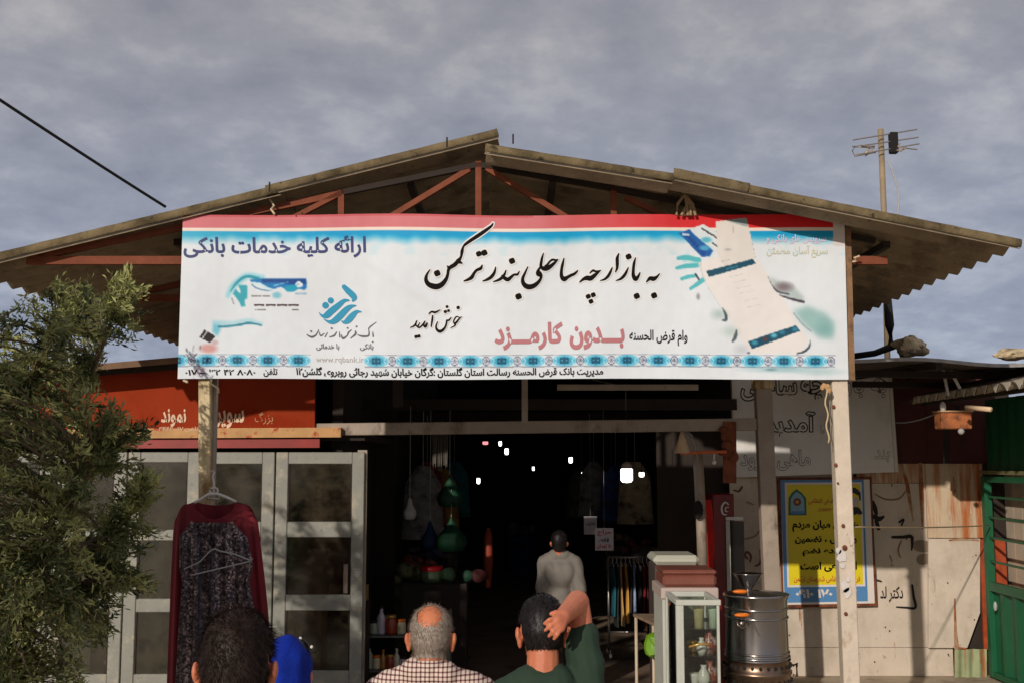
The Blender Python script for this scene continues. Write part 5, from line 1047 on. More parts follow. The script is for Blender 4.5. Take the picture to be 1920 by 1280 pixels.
los = [(696, .8, 6, 0), (709, .95, 3, 1), (721, .9, 1, 0), (733, .8, 5, 1), (745, .95, 2, 0), (757, .85, 4, 1), (769, .8, 7, 0), (786, .9, 0, 1), (806, .9, 3, 0), (828, .9, 1, 1)]
for i, (px_, sc, ci, tall) in enumerate(ups): shelf_item(px_, zs1 + .001, sc, ci, tall, YH + .12, 'number %s from the left on the upper shelf' % ('first second third fourth fifth sixth seventh eighth'.split()[i]))
for i, (px_, sc, ci, tall) in enumerate(los): shelf_item(px_, zs2 + .001, sc, ci, tall, YH + .1, '%s from the left on the lower shelf' % ('first second third fourth fifth sixth seventh eighth ninth tenth'.split()[i]))
bs_ = MB(); bsx = P(693, 0, 10.85).x
for k in range(9): bs_.box(bsx - .06 + .0, bsx + .07, 10.72, 10.86, zs1 + .36 + k * .016, zs1 + .368 + k * .016)
top(bs_.build('crate', M('straw', rgb(186, 158, 100), .8, var=.3), None, (bsx, 10.8, zs1 + .36)), 'small slatted straw coloured crate at the left end of the upper shelf', 'crate')
bs_.f and None
MB().box(bsx - .075, bsx + .08, 10.7, 10.9, .05, zs1 + .358).build('pedestal', m_dark, sh)
# hanging goods in the dark
def hang_bag(px_, py_, r, h, Y, mat, label, z_top=2.9):
    c = P(px_, py_, Y); g_ = MB().lathe([(.004, h), (.02, h * .85), (r * .45, h * .5), (r * .95, h * .1), (r, -h * .15), (r * .8, -h * .42), (r * .3, -h * .5), (.0, -h * .5)], c, 20, wob=lambda a, z: 1 + .09 * math.sin(5 * a + z * 9) + .05 * math.sin(11 * a))
    rt = empty('hanging_bag', tuple(c), label, 'bag', 'plastic bags hanging in the hall'); g_.build('bag', mat, rt, smooth=True); MB().tube([c + Vector((0, 0, h)), (c.x, c.y, z_top)], .004, 4).build('string', m_cable, rt)
m_bw = M('thin_white_plastic', rgb(186, 184, 178), .4); m_bg = M('green_plastic', rgb(10, 64, 40), .65, var=.2, scale=6); m_bb = M('blue_plastic', rgb(14, 42, 84), .65, var=.2, scale=6)
hang_bag(768, 960, .07, .16, 12.2, m_bw, 'small white plastic bag hanging at left in the dark hall'); hang_bag(843, 930, .14, .24, 12.6, m_bg, 'upper green plastic bag hanging in the dark hall')
hang_bag(846, 1012, .17, .26, 12.5, m_bg, 'lower green plastic bag hanging in the dark hall', 2.0); hang_bag(806, 1012, .10, .22, 12.7, m_bb, 'blue plastic bag hanging beside the lower green bag')
cb_ = MB(); random.seed(6)
for i in range(9): c = P(812 + i * 3.4, 808, 12.0); cb_.tube([c, c + Vector((random.uniform(-.01, .01), 0, -random.uniform(.3, .45)))], .006, 5)
o_ = cb_.build('cane_bundle', M('grey_cane', rgb(100, 94, 84), .7), None, tuple(P(825, 808, 12.0))); o_['kind'] = 'stuff'; top(o_, 'bundle of thin grey canes hanging from a beam in the hall', 'canes')
rc = empty('red_tub', tuple(P(808, 1085, 12.4)), 'green-striped tub with a red rim stacked in the hall behind the shelf', 'tub'); c = P(808, 1090, 12.4)
MB().lathe([(.0, 0), (.11, 0), (.125, .12), (.0, .12)], c, 18).build('tub', M('dull_green_tub', rgb(96, 110, 84), .5, var=.4, scale=14), rc, smooth=True); MB().lathe([(.126, .121), (.13, .13), (.13, .17), (.0, .17)], c, 18).build('rim', M('red_rim', rgb(190, 20, 24), .4), rc, smooth=True)
MB().box(c.x - .3, c.x + .4, 12.2, 12.6, .05, c.z - .002).build('stall_table', m_dark, rc) if False else top(MB().box(c.x - .3, c.x + .4, 12.2, 12.6, .05, c.z - .002).build('stall_table', m_dark, None, (c.x, 12.4, .05), bevel=.01), 'dark cloth-covered stall counter behind the jar shelf', 'counter')
random.seed(9)
for i, (px_, py_, c_, lab) in enumerate(((874, 1098, (16, 56, 38), 'dark green bundle on the stall counter'), (842, 1092, (60, 84, 60), 'grey-green pot on the stall counter'), (900, 1100, (74, 26, 26), 'dull red bundle at the right of the stall counter'))):
    cc_ = P(px_, py_, 12.35); cc_.z = c.z + .07; me_ = MB().ball(cc_, (.09, .08, .072), 12, 8).mesh('bundle')
    for v in me_.vertices: v.co += (v.co - cc_) * noise.noise(v.co * 9) * .5
    top(link_mesh('bundle', me_, M('bundle_%d' % i, rgb(*c_), .8, var=.4, scale=20), None, tuple(cc_), smooth=True), lab, 'bundle')
top(MB().lathe([(.0, 0), (.035, 0), (.06, .3), (.05, .6), (.02, .7), (.0, .7)], P(915, 1100, 13.6), 14).build('folded_parasol', M('orange_dull', rgb(150, 60, 36), .7), None, tuple(P(915, 1100, 13.6)), smooth=True), 'dull orange folded parasol standing in the dark of the hall', 'parasol')
# stalls and stock along both sides of the dark hall
random.seed(40)
side = [(-1.3, 14.2, 'left', 'olive green', (70, 84, 50)), (-1.25, 15.6, 'left', 'dull red', (120, 40, 34)), (-1.3, 17.2, 'left', 'navy', (40, 50, 90)), (-1.2, 19.0, 'left', 'tan', (130, 110, 80)), (2.05, 15.0, 'right', 'brown', (90, 66, 46)), (2.05, 16.8, 'right', 'grey', (90, 90, 92)), (2.0, 18.6, 'right', 'maroon', (84, 30, 34)), (1.95, 20.6, 'right', 'sand coloured', (140, 120, 90)), (-1.2, 21.4, 'left', 'slate', (60, 66, 80)), (.2, 23.4, 'middle', 'faded blue', (50, 70, 110))]
for i, (x, y, sd_n, cn_, c_) in enumerate(side):
    ms_ = M('stock_cloth_%d' % i, rgb(*c_), .85, var=.45, scale=7, col2=rgb(34, 30, 30)); rt = empty('market_stall', (x, y, .05), '%s covered stall heaped with goods on the %s side deep in the hall' % (cn_, sd_n), 'market stall', 'stalls along the hall')
    MB().box(x - .3, x + .3, y - .5, y + .5, .05, .82).build('counter', ms_, rt, bevel=.02); hp_ = MB()
    for k in range(9): hp_.ball((x + random.uniform(-.22, .22), y + random.uniform(-.4, .4), .86 + random.uniform(0, .12)), (random.uniform(.07, .13), random.uniform(.08, .14), random.uniform(.05, .1)), 9, 6)
    o_ = hp_.build('heaped_goods', M('goods_%d' % i, rgb(min(255, c_[0] + 60), min(255, c_[1] + 50), min(255, c_[2] + 40)), .7, var=.5, scale=12, col2=rgb(60, 50, 40)), rt, smooth=True); o_['kind'] = 'stuff'
hang = [(-1.05, 13.3, 2.25, 'grey', (120, 118, 112)), (-1.1, 14.6, 2.3, 'dark red', (120, 26, 26)), (-1.0, 16.0, 2.2, 'mustard', (150, 110, 40)), (-.9, 17.6, 2.3, 'teal', (24, 90, 96)), (1.3, 17.9, 2.3, 'black and white', (120, 116, 116)), (1.75, 19.9, 2.25, 'wine red', (72, 22, 30)), (1.7, 15.6, 2.3, 'beige', (150, 132, 104)), (1.6, 17.4, 2.25, 'blue', (36, 60, 120)), (1.2, 19.5, 2.2, 'olive', (80, 84, 46))]
for i, (x, y, z, cn_, c_) in enumerate(hang):
    rt = empty('hanging_garment', (x, y, z), '%s garment hanging from the hall beams' % cn_, 'garment', 'garments hanging from the hall beams'); V_, F_ = [], []
    for j in range(9):
        t_ = j / 8
        for k in range(16): a = 2 * math.pi * k / 16; V_.append(Vector((x + (.2 + .06 * t_) * math.cos(a) * (min(1, .35 + 3 * t_)), y + (.05 + .05 * t_) * math.sin(a) + .015 * math.sin(4 * a + i), z - .85 * t_)))
    for j in range(8):
        for k in range(16): F_.append((j * 16 + k, (j + 1) * 16 + k, (j + 1) * 16 + (k + 1) % 16, j * 16 + (k + 1) % 16))
    g_ = MB(); g_.v = V_; g_.f = F_; g_.build('cloth', M('hung_cloth_%d' % i, rgb(*c_), .85, var=.35, scale=10, col2=rgb(40, 34, 34)), rt, smooth=True); MB().tube([(x, y, z - .02), (x, y, 2.9)], .005, 4).build('hanger_hook', m_cable, rt)
# lit lamps
def lamp(px_, py_, w_px, h_px, Y, label, big=False, red=False):
    c = P(px_, py_, Y); s_ = Y / F * .86; r = w_px * s_ / 2; h = h_px * s_
    rt = empty('hanging_bulb', tuple(c), label, 'light bulb', 'lit bulbs hanging in the hall')
    nm = 'lit_red' if red else 'lit_white'
    ml = MATS.get(nm) or M(nm, (.9, .9, .9, 1), .4, emit=((1, .3, .35, 1) if red else (1, .98, .94, 1), 1.2 if red else 5.0))
    MB().lathe([(.0, -h / 2), (r * .7, -h * .47), (r, -h * .3), (r, h * .4), (r * .9, h * .5), (.0, h * .5)], c, 16).build('bulb', ml, rt, smooth=True)
    MB().lathe([(r * .92, h * .5), (r * .8, h * .8), (r * .35, h * 1.0), (.0, h)], c, 14).build('cap', m_portal if big else m_dark, rt, smooth=True); MB().tube([c + Vector((0, 0, h)), (c.x, c.y, 3.0)], .004, 4).build('cord', m_wire, rt)
lamp(1175, 891, 26, 30, 11.2, 'largest white bulb with a grey cap near the front of the hall', True)
for i, (x, y, w_, h, Y, lab) in enumerate(((938, 831, 6, 10, 17, 'small lit bulb high above the hall aisle, the left of the top pair'), (950, 846, 8, 13, 16, 'lit bulb just below the top pair over the hall aisle'), (897, 901, 7, 12, 15, 'lit bulb lowest at left, over the green bag side'), (1000, 878, 5, 8, 22, 'tiny lit bulb in the middle of the dark hall'), (998, 857, 3, 4, 26, 'faintest tiny bulb deep in the hall'),
                                            (1070, 862, 8, 12, 17, 'lit bulb right of the hall centre, highest on that side'), (1094, 888, 9, 7, 18, 'flat lit bulb below and right of the hall centre'), (1203, 889, 11, 10, 15, 'round lit bulb just right of the largest bulb'))): lamp(x, y, w_, h, Y, lab)
lamp(910, 830, 12, 7, 16, 'dim reddish lamp beside the top pair of bulbs', red=True)

# ------------------------------------------------------------------ people
def remesh(mb, voxel, smooth_it=6, factor=.6):
    me = bpy.data.meshes.new('tmp'); me.from_pydata([tuple(v) for v in mb.v], [], mb.f); me.update()
    bm = bmesh.new(); bm.from_mesh(me); bmesh.ops.remove_doubles(bm, verts=bm.verts, dist=1e-5); bmesh.ops.recalc_face_normals(bm, faces=bm.faces); bm.to_mesh(me); bm.free()
    o = bpy.data.objects.new('tmp', me); COL.objects.link(o)
    r = o.modifiers.new('r', 'REMESH'); r.mode = 'VOXEL'; r.voxel_size = voxel
    s_ = o.modifiers.new('s', 'SMOOTH'); s_.iterations = smooth_it; s_.factor = factor
    bpy.context.view_layer.update()
    out = bpy.data.meshes.new_from_object(o.evaluated_get(bpy.context.evaluated_depsgraph_get()))
    bpy.data.objects.remove(o); bpy.data.meshes.remove(me); return out
def capsule(mb, a, b, ra, rb):
    a, b = Vector(a), Vector(b); mb.ball(a, ra, 12, 8); mb.ball(b, rb, 12, 8); mb.tube([a, b], [ra, rb], 12); return mb
def eball(mb, c, r, rot=None, piv=None, seg=20, rings=14):
    n = len(mb.v); mb.ball(c, r, seg, rings)
    if rot is not None:
        for i in range(n, len(mb.v)): mb.v[i] = piv + rot @ (mb.v[i] - piv)
    return mb
def skin_mat(name, c): 
    m_ = M(name, c, .5, var=.06, scale=20, bump=.12, bscale=120, dirt=[((c[0] * .8, c[1] * .62, c[2] * .55, 1), (.52, .7), 9, (1, 1, 1))]); b = m_.node_tree.nodes['Principled BSDF']
    b.inputs['Subsurface Weight'].default_value = .25; b.inputs['Subsurface Radius'].default_value = (.012, .004, .002); b.inputs['Subsurface Scale'].default_value = 1.0; return m_
def person(x, y, H, tilt, turn, label, skin, hair, hairpred, shirt_mat, pants_mat, arms, hair_len=.014, hair_n=4500, sleeve='short', hs=1.0, build=1.0, loose=.014, voxel=.0075, hairlift=.009, headturn=0, smo=5, hdz=-.042):
    k = H / 1.75; W = Matrix.Translation((x, y, 0)) @ Matrix.Rotation(turn, 4, 'Z') @ Matrix.Diagonal((k, k, k, 1))
    tw_ = lambda p: W @ Vector(p)
    piv = Vector((0, -.015, 1.53)); rot = Matrix.Rotation(headturn, 3, 'Z') @ Matrix.Rotation(tilt, 3, 'X'); HD = Vector((0, -.006, hdz)); h = lambda c: piv + HD + rot @ (Vector(c) - piv)
    B = build; mb = MB()
    def hb_(c, r): eball(mb, Vector(c) + HD, tuple(q * hs for q in r), rot, piv + HD)
    hb_((0, -.012, 1.66), (.077, .094, .094)); hb_((0, -.035, 1.635), (.070, .072, .080)); hb_((0, .035, 1.60), (.060, .062, .088)); hb_((0, .05, 1.555), (.042, .045, .035)); hb_((0, .108, 1.60), (.014, .018, .022)); hb_((0, .09, 1.635), (.045, .02, .014)); hb_((0, .093, 1.563), (.022, .012, .008))
    for s_ in (-1, 1): hb_((s_ * .080, -.012, 1.612), (.011, .021, .035)); hb_((s_ * .088, -.024, 1.628), (.009, .018, .025))
    capsule(mb, (0, -.022, 1.42), h((0, -.02, 1.57)), .060, .056)
    for s_ in (-1, 1):
        capsule(mb, (s_ * .03, -.02, 1.47), (s_ * .15 * B, -.01, 1.405), .042, .048); capsule(mb, (s_ * .09, 0, .92), (s_ * .105, .012, .5), .086, .06); capsule(mb, (s_ * .105, .012, .5), (s_ * .11, -.012, .09), .058, .04)
        eball(mb, (s_ * .115, .05, .045), (.046, .125, .045)); eball(mb, (s_ * .08, .0, 1.29), (.10 * B, .11, .15))
    eball(mb, (0, 0, 1.25), (.165 * B, .115, .2)); eball(mb, (0, .01, 1.06), (.15 * B, .115, .17)); eball(mb, (0, 0, .94), (.165 * B, .118, .12))
    capsule(mb, (-.14 * B, 0, 1.375), (.14 * B, 0, 1.375), .066, .066)
    inv = W.inverted(); pose = {}
    for s_ in (-1, 1):
        sh_, el, wr = arms[s_]; sh_ = Vector(sh_); el = Vector(el) if not isinstance(el, tuple) or len(el) < 4 else inv @ Vector(el[:3]); wr = Vector(wr) if len(wr) < 4 else inv @ Vector(wr[:3]); pose[s_] = (sh_, el, wr)
        capsule(mb, sh_, el, .053, .042); capsule(mb, el, wr, .043, .029)
        fa = (wr - el).normalized(); hd = arms.get(('hand', s_))
        if hd is None:
            side = Vector((0, 1, 0)); pc = wr + fa * .05; n_ = len(mb.v); capsule(mb, wr, pc, .026, .028); capsule(mb, pc + side * .018, pc - side * .018, .021, .021)
            for j in range(4): f0 = pc + side * (.027 - .018 * j) + fa * .02; f1 = f0 + fa * (.04 - .003 * abs(j - 1)) + Vector((-s_ * .008, 0, 0)); f2 = f1 + fa * .028 + Vector((-s_ * .018, .004, 0)); capsule(mb, f0, f1, .0092, .0085); capsule(mb, f1, f2, .0085, .0075)
            t0 = pc + side * .026 - fa * .02; capsule(mb, t0, t0 + side * .028 + fa * .03, .0115, .009)
        else:
            for (a, b_, ra, rb) in hd: capsule(mb, inv @ Vector(a), inv @ Vector(b_), ra / k, rb / k)
    mb.v = [tw_(v) for v in mb.v]
    body = remesh(mb, voxel, smo)
    rt = empty('person', (x, y, 0), label, 'person'); bo = link_mesh('body', body, skin, rt, smooth=True)
    # hair grown from the scalp
    Winv = W.inverted(); rinv = rot.transposed(); V, Fc, idx = [], [], {}; off = Vector((x, y, 0)); bverts = body.vertices; pts = []
    def local(p): q = Winv @ (p + off); return piv + rinv @ (q - piv - HD)
    loc = [None] * len(bverts)
    for i, v in enumerate(bverts):
        q = v.co + off
        if q.z > 1.44 * k: loc[i] = local(v.co)
    rnd = random.Random(int(x * 1000) + 5); fuzz = []
    for p in body.polygons:
        ls_ = [loc[i] for i in p.vertices]
        if any(q is None for q in ls_): continue
        c = sum(ls_, Vector()) / len(ls_)
        if c.z > 1.50 and (c.x / .077) ** 2 + ((c.y + .014) / .094) ** 2 + (max(c.z - 1.66, (c.z - 1.66) * .5) / .094) ** 2 < 1.5 * hs * hs and hairpred(c):
            f = []
            for i in p.vertices:
                if i not in idx:
                    idx[i] = len(V); n = noise.noise(loc[i] * 45) * .5 + noise.noise(loc[i] * 16) * .5; w_ = hairpred(loc[i], True) if True else 1
                    V.append(bverts[i].co + bverts[i].normal * (hairlift * k * w_ * (1 + .45 * n) + .001))
                f.append(idx[i])
            Fc.append(tuple(f)); pts.append((c, p))
        elif c.z > 1.60 and c.y < .02 and hairpred is hp_bald and ((c.x / .046) ** 2 + ((c.z - 1.702) / .040) ** 2 > .35) and abs(c.x) < .075 and c.z < 1.80: fuzz.append((c, p))
    if Fc:
        n0 = len(V); cen = sum((V[i] for i in range(n0)), Vector()) / n0
        dn = (W.to_3x3() @ rot @ Vector((0, -.3, -1))).normalized()
        for j in range(hair_n):
            use_f = bool(fuzz) and rnd.random() < .12; c, p = rnd.choice(fuzz if use_f else pts); q = sum((bverts[i].co if use_f else V[idx[i]] for i in p.vertices), Vector()) / len(p.vertices); nrm = p.normal
            q = q + Vector((rnd.uniform(-.004, .004), rnd.uniform(-.004, .004), rnd.uniform(-.004, .004))); top_ = (W.to_3x3() @ rot @ Vector((0, .6, 1))).normalized()
            tng = (dn - nrm * dn.dot(nrm)); tng = tng.normalized() if tng.length > .15 else (top_ - nrm * top_.dot(nrm)).normalized(); tng = (tng + Vector((rnd.uniform(-.5, .5), rnd.uniform(-.5, .5), rnd.uniform(-.5, .5)))).normalized()
            L_ = hair_len * rnd.uniform(.6, 1.3); e_ = q + tng * L_ * .8 + nrm * L_ * .55; sd_ = tng.cross(nrm).normalized() * .0011; m0 = len(V)
            V += [q - sd_ - nrm * .002, q + sd_ - nrm * .002, e_]; Fc.append((m0, m0 + 1, m0 + 2))
        me = bpy.data.meshes.new('hair'); me.from_pydata([tuple(v) for v in V], [], Fc); me.update(); me.materials.append(hair); me.polygons.foreach_set('use_smooth', [True] * len(me.polygons))
        o = bpy.data.objects.new('hair', me); COL.objects.link(o); o.parent = rt
    ey = MB()
    for s_ in (-1, 1): ey = MB(); ey.ball(tw_(h((s_ * .031, .092, 1.622))), .0115, 10, 8); ey.build('eye', m_por1, rt, smooth=True)
    # shirt
    if shirt_mat:
        sb_ = MB(); l_ = loose
        eball(sb_, (0, 0, 1.25), (.165 * B + l_, .115 + l_, .2)); eball(sb_, (0, .01, 1.06), (.152 * B + l_, .115 + l_, .17)); eball(sb_, (0, 0, .96), (.165 * B + l_, .12 + l_, .13))
        capsule(sb_, (-.14 * B, 0, 1.375), (.14 * B, 0, 1.375), .066 + l_, .066 + l_)
        capsule(sb_, (-.045, -.028, 1.452), (.045, -.028, 1.452), .068, .068)
        for s_ in (-1, 1):
            eball(sb_, (s_ * .08, .0, 1.29), (.10 * B + l_, .11 + l_, .15)); capsule(sb_, (s_ * .04, -.022, 1.458), (s_ * .15 * B, -.01, 1.405), .042 + l_ * .5, .048 + l_)
            sh_, el, wr = pose[s_]; q = sh_ + (el - sh_) * (.62 if sleeve == 'short' else 1.0); capsule(sb_, sh_, q, .056 + l_, .052 + l_ * 1.1)
            if sleeve == 'long': capsule(sb_, el, el + (wr - el) * .92, .046 + l_, .034 + l_)
            if sleeve == 'rolled': capsule(sb_, sh_, el, .056 + l_, .05 + l_); capsule(sb_, el, el + (wr - el) * .3, .048 + l_, .044 + l_)
        sb_.v = [tw_(v) for v in sb_.v]; me = remesh(sb_, voxel * 1.15, 6)
        nrs = [v.normal.copy() for v in me.vertices]
        for v, nr_ in zip(me.vertices, nrs):
            p = v.co; n = noise.noise(Vector((p.x * 5, p.y * 5, p.z * 11))) * .013 + noise.noise(Vector((p.x * 16 + p.z * 9, p.y * 12, p.z * 10))) * .007; v.co = p + nr_ * n
        link_mesh('shirt', me, shirt_mat, rt, smooth=True)
    pb = MB()
    for s_ in (-1, 1): capsule(pb, (s_ * .09, 0, .92), (s_ * .105, .012, .5), .098, .078); capsule(pb, (s_ * .105, .012, .5), (s_ * .11, -.012, .09), .077, .068)
    eball(pb, (0, 0, .93), (.178 * B, .132, .13)); pb.v = [tw_(v) for v in pb.v]; link_mesh('trousers', remesh(pb, .014, 4), pants_mat, rt, smooth=True)
    for s_ in (-1, 1): sb2 = MB(); eball(sb2, (s_ * .115, .055, .045), (.052, .138, .05)); sb2.v = [tw_(v) for v in sb2.v]; link_mesh('shoe', sb2.mesh('shoe'), m_shoe, rt, smooth=True)
    return rt, tw_, h
m_shoe = M('black_shoe', rgb(24, 22, 22), .5)
m_skin1 = skin_mat('tanned_skin', rgb(202, 122, 88)); m_skin2 = skin_mat('reddish_tan_skin', rgb(204, 124, 84))
m_hairb = M('dark_hair', rgb(44, 31, 25), .6, var=.4, scale=40, spec=.35); m_hairg = M('grey_hair', rgb(150, 136, 122), .6, var=.4, scale=60); m_hairk = M('black_hair', rgb(24, 18, 18), .5, var=.4, scale=40, spec=.35)
m_trou = M('dark_trousers', rgb(34, 34, 42), .85, var=.2)
def soft(v, a, b): return max(0.0, min(1.0, (v - a) / (b - a)))
def hp_full(c, w_=False):      # short hair, faded at the nape and round the ears
    lim = 1.568 if c.y < .0 else 1.60 + (c.y) * .9; ear = abs(c.x) > .064 and -.05 < c.y < .035 and c.z < 1.662
    if w_: return .25 + .75 * soft(c.z, lim, lim + .06) + .5 * soft(c.z, 1.68, 1.74)
    return c.z > lim and not ear and c.y < .085
def hp_bald(c, w_=False):
    lim = 1.555 if c.y < 0 else 1.62; ear = abs(c.x) > .066 and -.045 < c.y < .03 and c.z < 1.655
    crown = (c.x / .046) ** 2 + ((c.z - 1.702) / .040) ** 2 + .5 * noise.noise(c * 60) < 1 and c.y < 0 or (c.z > 1.735 and c.y > -.03 and abs(c.x) < .05)
    if w_: return .12 + .4 * soft(abs(c.x), .03, .06)
    return c.z > lim and not ear and not crown and c.y < .05
arms0 = {-1: ((-.185, 0, 1.375), (-.225, -.02, 1.10), (-.235, .05, .86)), 1: ((.185, 0, 1.375), (.225, -.02, 1.10), (.235, .05, .86))}
m_tee = M('charcoal_tee', rgb(40, 40, 48), .85, var=.1)
XL, YL_ = (455 - 960) / F * 2.9, 2.9
person(XL, YL_, 1.962, R(-12), R(4), 'dark-haired person seen from behind, nearest and tallest, below the hanging dress', m_skin1, m_hairb, hp_full, m_tee, m_trou, arms0, hair_len=.02, hair_n=9000, hs=.93, voxel=.006, hairlift=.011)
def plaid():
    m_ = bpy.data.materials.new('checked_cotton'); m_.use_nodes = True; t = m_.node_tree; b = t.nodes['Principled BSDF']; b.inputs['Roughness'].default_value = .85
    tcn = t.nodes.new('ShaderNodeTexCoord'); sp = t.nodes.new('ShaderNodeSeparateXYZ'); t.links.new(tcn.outputs['Object'], sp.inputs[0]); outs = []
    for ax in ('X', 'Z'):
        mu = t.nodes.new('ShaderNodeMath'); mu.operation = 'MULTIPLY'; mu.inputs[1].default_value = 1 / .0165; t.links.new(sp.outputs[ax], mu.inputs[0]); fr_ = t.nodes.new('ShaderNodeMath'); fr_.operation = 'FRACT'; t.links.new(mu.outputs[0], fr_.inputs[0])
        g_ = t.nodes.new('ShaderNodeMath'); g_.operation = 'LESS_THAN'; g_.inputs[1].default_value = .36; t.links.new(fr_.outputs[0], g_.inputs[0]); outs.append(g_)
    s_ = t.nodes.new('ShaderNodeMath'); s_.operation = 'ADD'; t.links.new(outs[0].outputs[0], s_.inputs[0]); t.links.new(outs[1].outputs[0], s_.inputs[1]); h_ = t.nodes.new('ShaderNodeMath'); h_.operation = 'MULTIPLY'; h_.inputs[1].default_value = .5; t.links.new(s_.outputs[0], h_.inputs[0])
    r = t.nodes.new('ShaderNodeValToRGB'); r.color_ramp.interpolation = 'CONSTANT'; r.color_ramp.elements[0].color = rgb(222, 206, 190); r.color_ramp.elements[1].position = .4; r.color_ramp.elements[1].color = rgb(150, 112, 104); x = r.color_ramp.elements.new(.9); x.color = rgb(56, 34, 40)
    t.links.new(h_.outputs[0], r.inputs[0]); t.links.new(r.outputs[0], b.inputs['Base Color']); return m_
m_plaid = plaid()
XO, YO_ = (811 - 960) / F * 4.37, 4.37
ro, two, ho = person(XO, YO_, 1.80, R(-14), R(0), 'balding grey-haired man in a white and dark checked shirt looking up at the banner', m_skin2, m_hairg, hp_bald, m_plaid, m_trou, arms0, hair_len=.011, hair_n=5200, hs=.98, voxel=.006, build=1.0)
cl = MB(); n_ = 40; k = 1.765 / 1.75
for j, (z, r, yo) in enumerate(((1.445, .080, -.012), (1.475, .071, -.016), (1.50, .069, -.02), (1.502, .064, -.02), (1.47, .066, -.016))):
    for i in range(n_): a = 2 * math.pi * i / n_; cl.v.append(two((r * math.cos(a), yo + r * 1.05 * math.sin(a), z - .018 * math.sin(a) * (1 if j else .3))))
for j in range(4):
    for i in range(n_): cl.f.append((j * n_ + i, j * n_ + (i + 1) % n_, (j + 1) * n_ + (i + 1) % n_, (j + 1) * n_ + i))
cl.build('collar', m_plaid, ro, smooth=True)
# man in green with his right arm raised, hand on the back of his head
DG = 4.2; XGm = (1016 - 960) / F * DG
g = lambda px, py, dy: tuple(P(px, py, DG + dy)) 
el = g(1083, 1128, .03) + (1,); wr = g(1054, 1156, -.145) + (1,)
hand = [(g(1056, 1153, -.145), g(1043, 1163, -.178), .022, .021), (g(1056, 1155, -.148), g(1046, 1171, -.178), .021, .020), (g(1057, 1159, -.15), g(1051, 1176, -.176), .019, .018)]
for (a, b_, c_) in (((1039, 1158), (1030, 1161), (1021, 1168)), ((1041, 1167), (1032, 1173), (1022, 1181)), ((1045, 1175), (1037, 1183), (1029, 1192)), ((1050, 1180), (1045, 1189), (1039, 1197))):
    hand += [(g(*a, -.184), g(*b_, -.196), .0088, .0082), (g(*b_, -.196), g(*c_, -.184), .0082, .0068)]
hand += [(g(1052, 1150, -.16), g(1043, 1147, -.155), .0115, .010), (g(1043, 1147, -.155), g(1033, 1150, -.15), .010, .008)]
arms1 = {-1: ((-.155, 0, 1.36), (-.20, -.02, 1.09), (-.215, .05, .85)), 1: ((.165, .0, 1.385), el, wr), ('hand', 1): hand}
m_greent = M('dark_green_tee', rgb(34, 56, 40), .85, var=.12, scale=5)
rg_, twg, hg = person(XGm, DG, 1.815, R(-16), R(3), 'dark-haired man in a dark green T-shirt with his right hand behind his head', m_skin1, m_hairk, hp_full, m_greent, m_trou, arms1, hair_len=.009, hair_n=5000, hs=1.0, voxel=.0042, hairlift=.008, smo=4, hdz=-.012, build=.82)
# person in a blue head cloth
XBc = (548 - 960) / F * 4.0
m_blue = M('royal_blue_cloth', rgb(10, 40, 140), .85, var=.3, scale=7, bump=.5, bscale=90, spec=.2)
rb2, twb, hb2 = person(XBc, 4.0, 1.72, R(-10), R(0), 'person in a plain royal blue head cloth with a dark band, behind the nearest head', m_skin1, m_hairk, hp_full, m_blue, m_trou, arms0, hair_n=10, voxel=.008)
sc_ = MB(); piv = Vector((0, -.015, 1.53)); rr4 = Matrix.Rotation(R(-10), 3, 'X')
eball(sc_, (0, -.02, 1.62), (.092, .112, .112), rr4, piv); eball(sc_, (0, -.035, 1.56), (.092, .10, .12), rr4, piv); eball(sc_, (0, -.02, 1.50), (.10, .10, .12)); eball(sc_, (0, -.02, 1.42), (.16, .115, .09)); sc_.v = [twb(v) for v in sc_.v]
me = remesh(sc_, .009, 8)
nrs = [v.normal.copy() for v in me.vertices]
for v, nr_ in zip(me.vertices, nrs): v.co += nr_ * (noise.noise(Vector((v.co.x * 22, v.co.y * 12, v.co.z * 7))) * .012)
link_mesh('head_cloth', me, m_blue, rb2, smooth=True)
MB().tube([twb(hb2((.096 * math.cos(a), -.03 + .05 * math.sin(a) , 1.735 - .05 * abs(math.cos(a)) ** 2 + .03))) for a in [math.pi * i / 14 for i in range(15)]], .009, 6).build('head_band', m_black, rb2, smooth=True)
for a in (.5, 1.15): c = twb(hb2((.097 * math.cos(a), -.03 + .05 * math.sin(a) - .012, 1.768 - .05 * math.cos(a) ** 2))); MB().ball(c, .006, 8, 6).build('band_glint', m_por1, rb2, smooth=True)  # small white balls standing in for two glints on the band
# man inside the hall
m_shirtw = M('off_white_shirt', rgb(122, 116, 108), .85, var=.08, scale=6)
arms2 = {-1: ((-.145, 0, 1.375), (-.165, -.02, 1.10), (-.15, .12, .92)), 1: ((.145, 0, 1.375), (.205, -.04, 1.12), (.20, .10, .93))}
person((1048 - 960) / F * 11, 11.0, 1.69, R(28), R(-6), 'man in an off-white shirt with rolled sleeves walking away inside the dark hall', m_skin1, m_hairk, hp_full, m_shirtw, m_trou, arms2, hair_n=1500, build=.72, hs=.95, sleeve='rolled', voxel=.009, loose=.024)

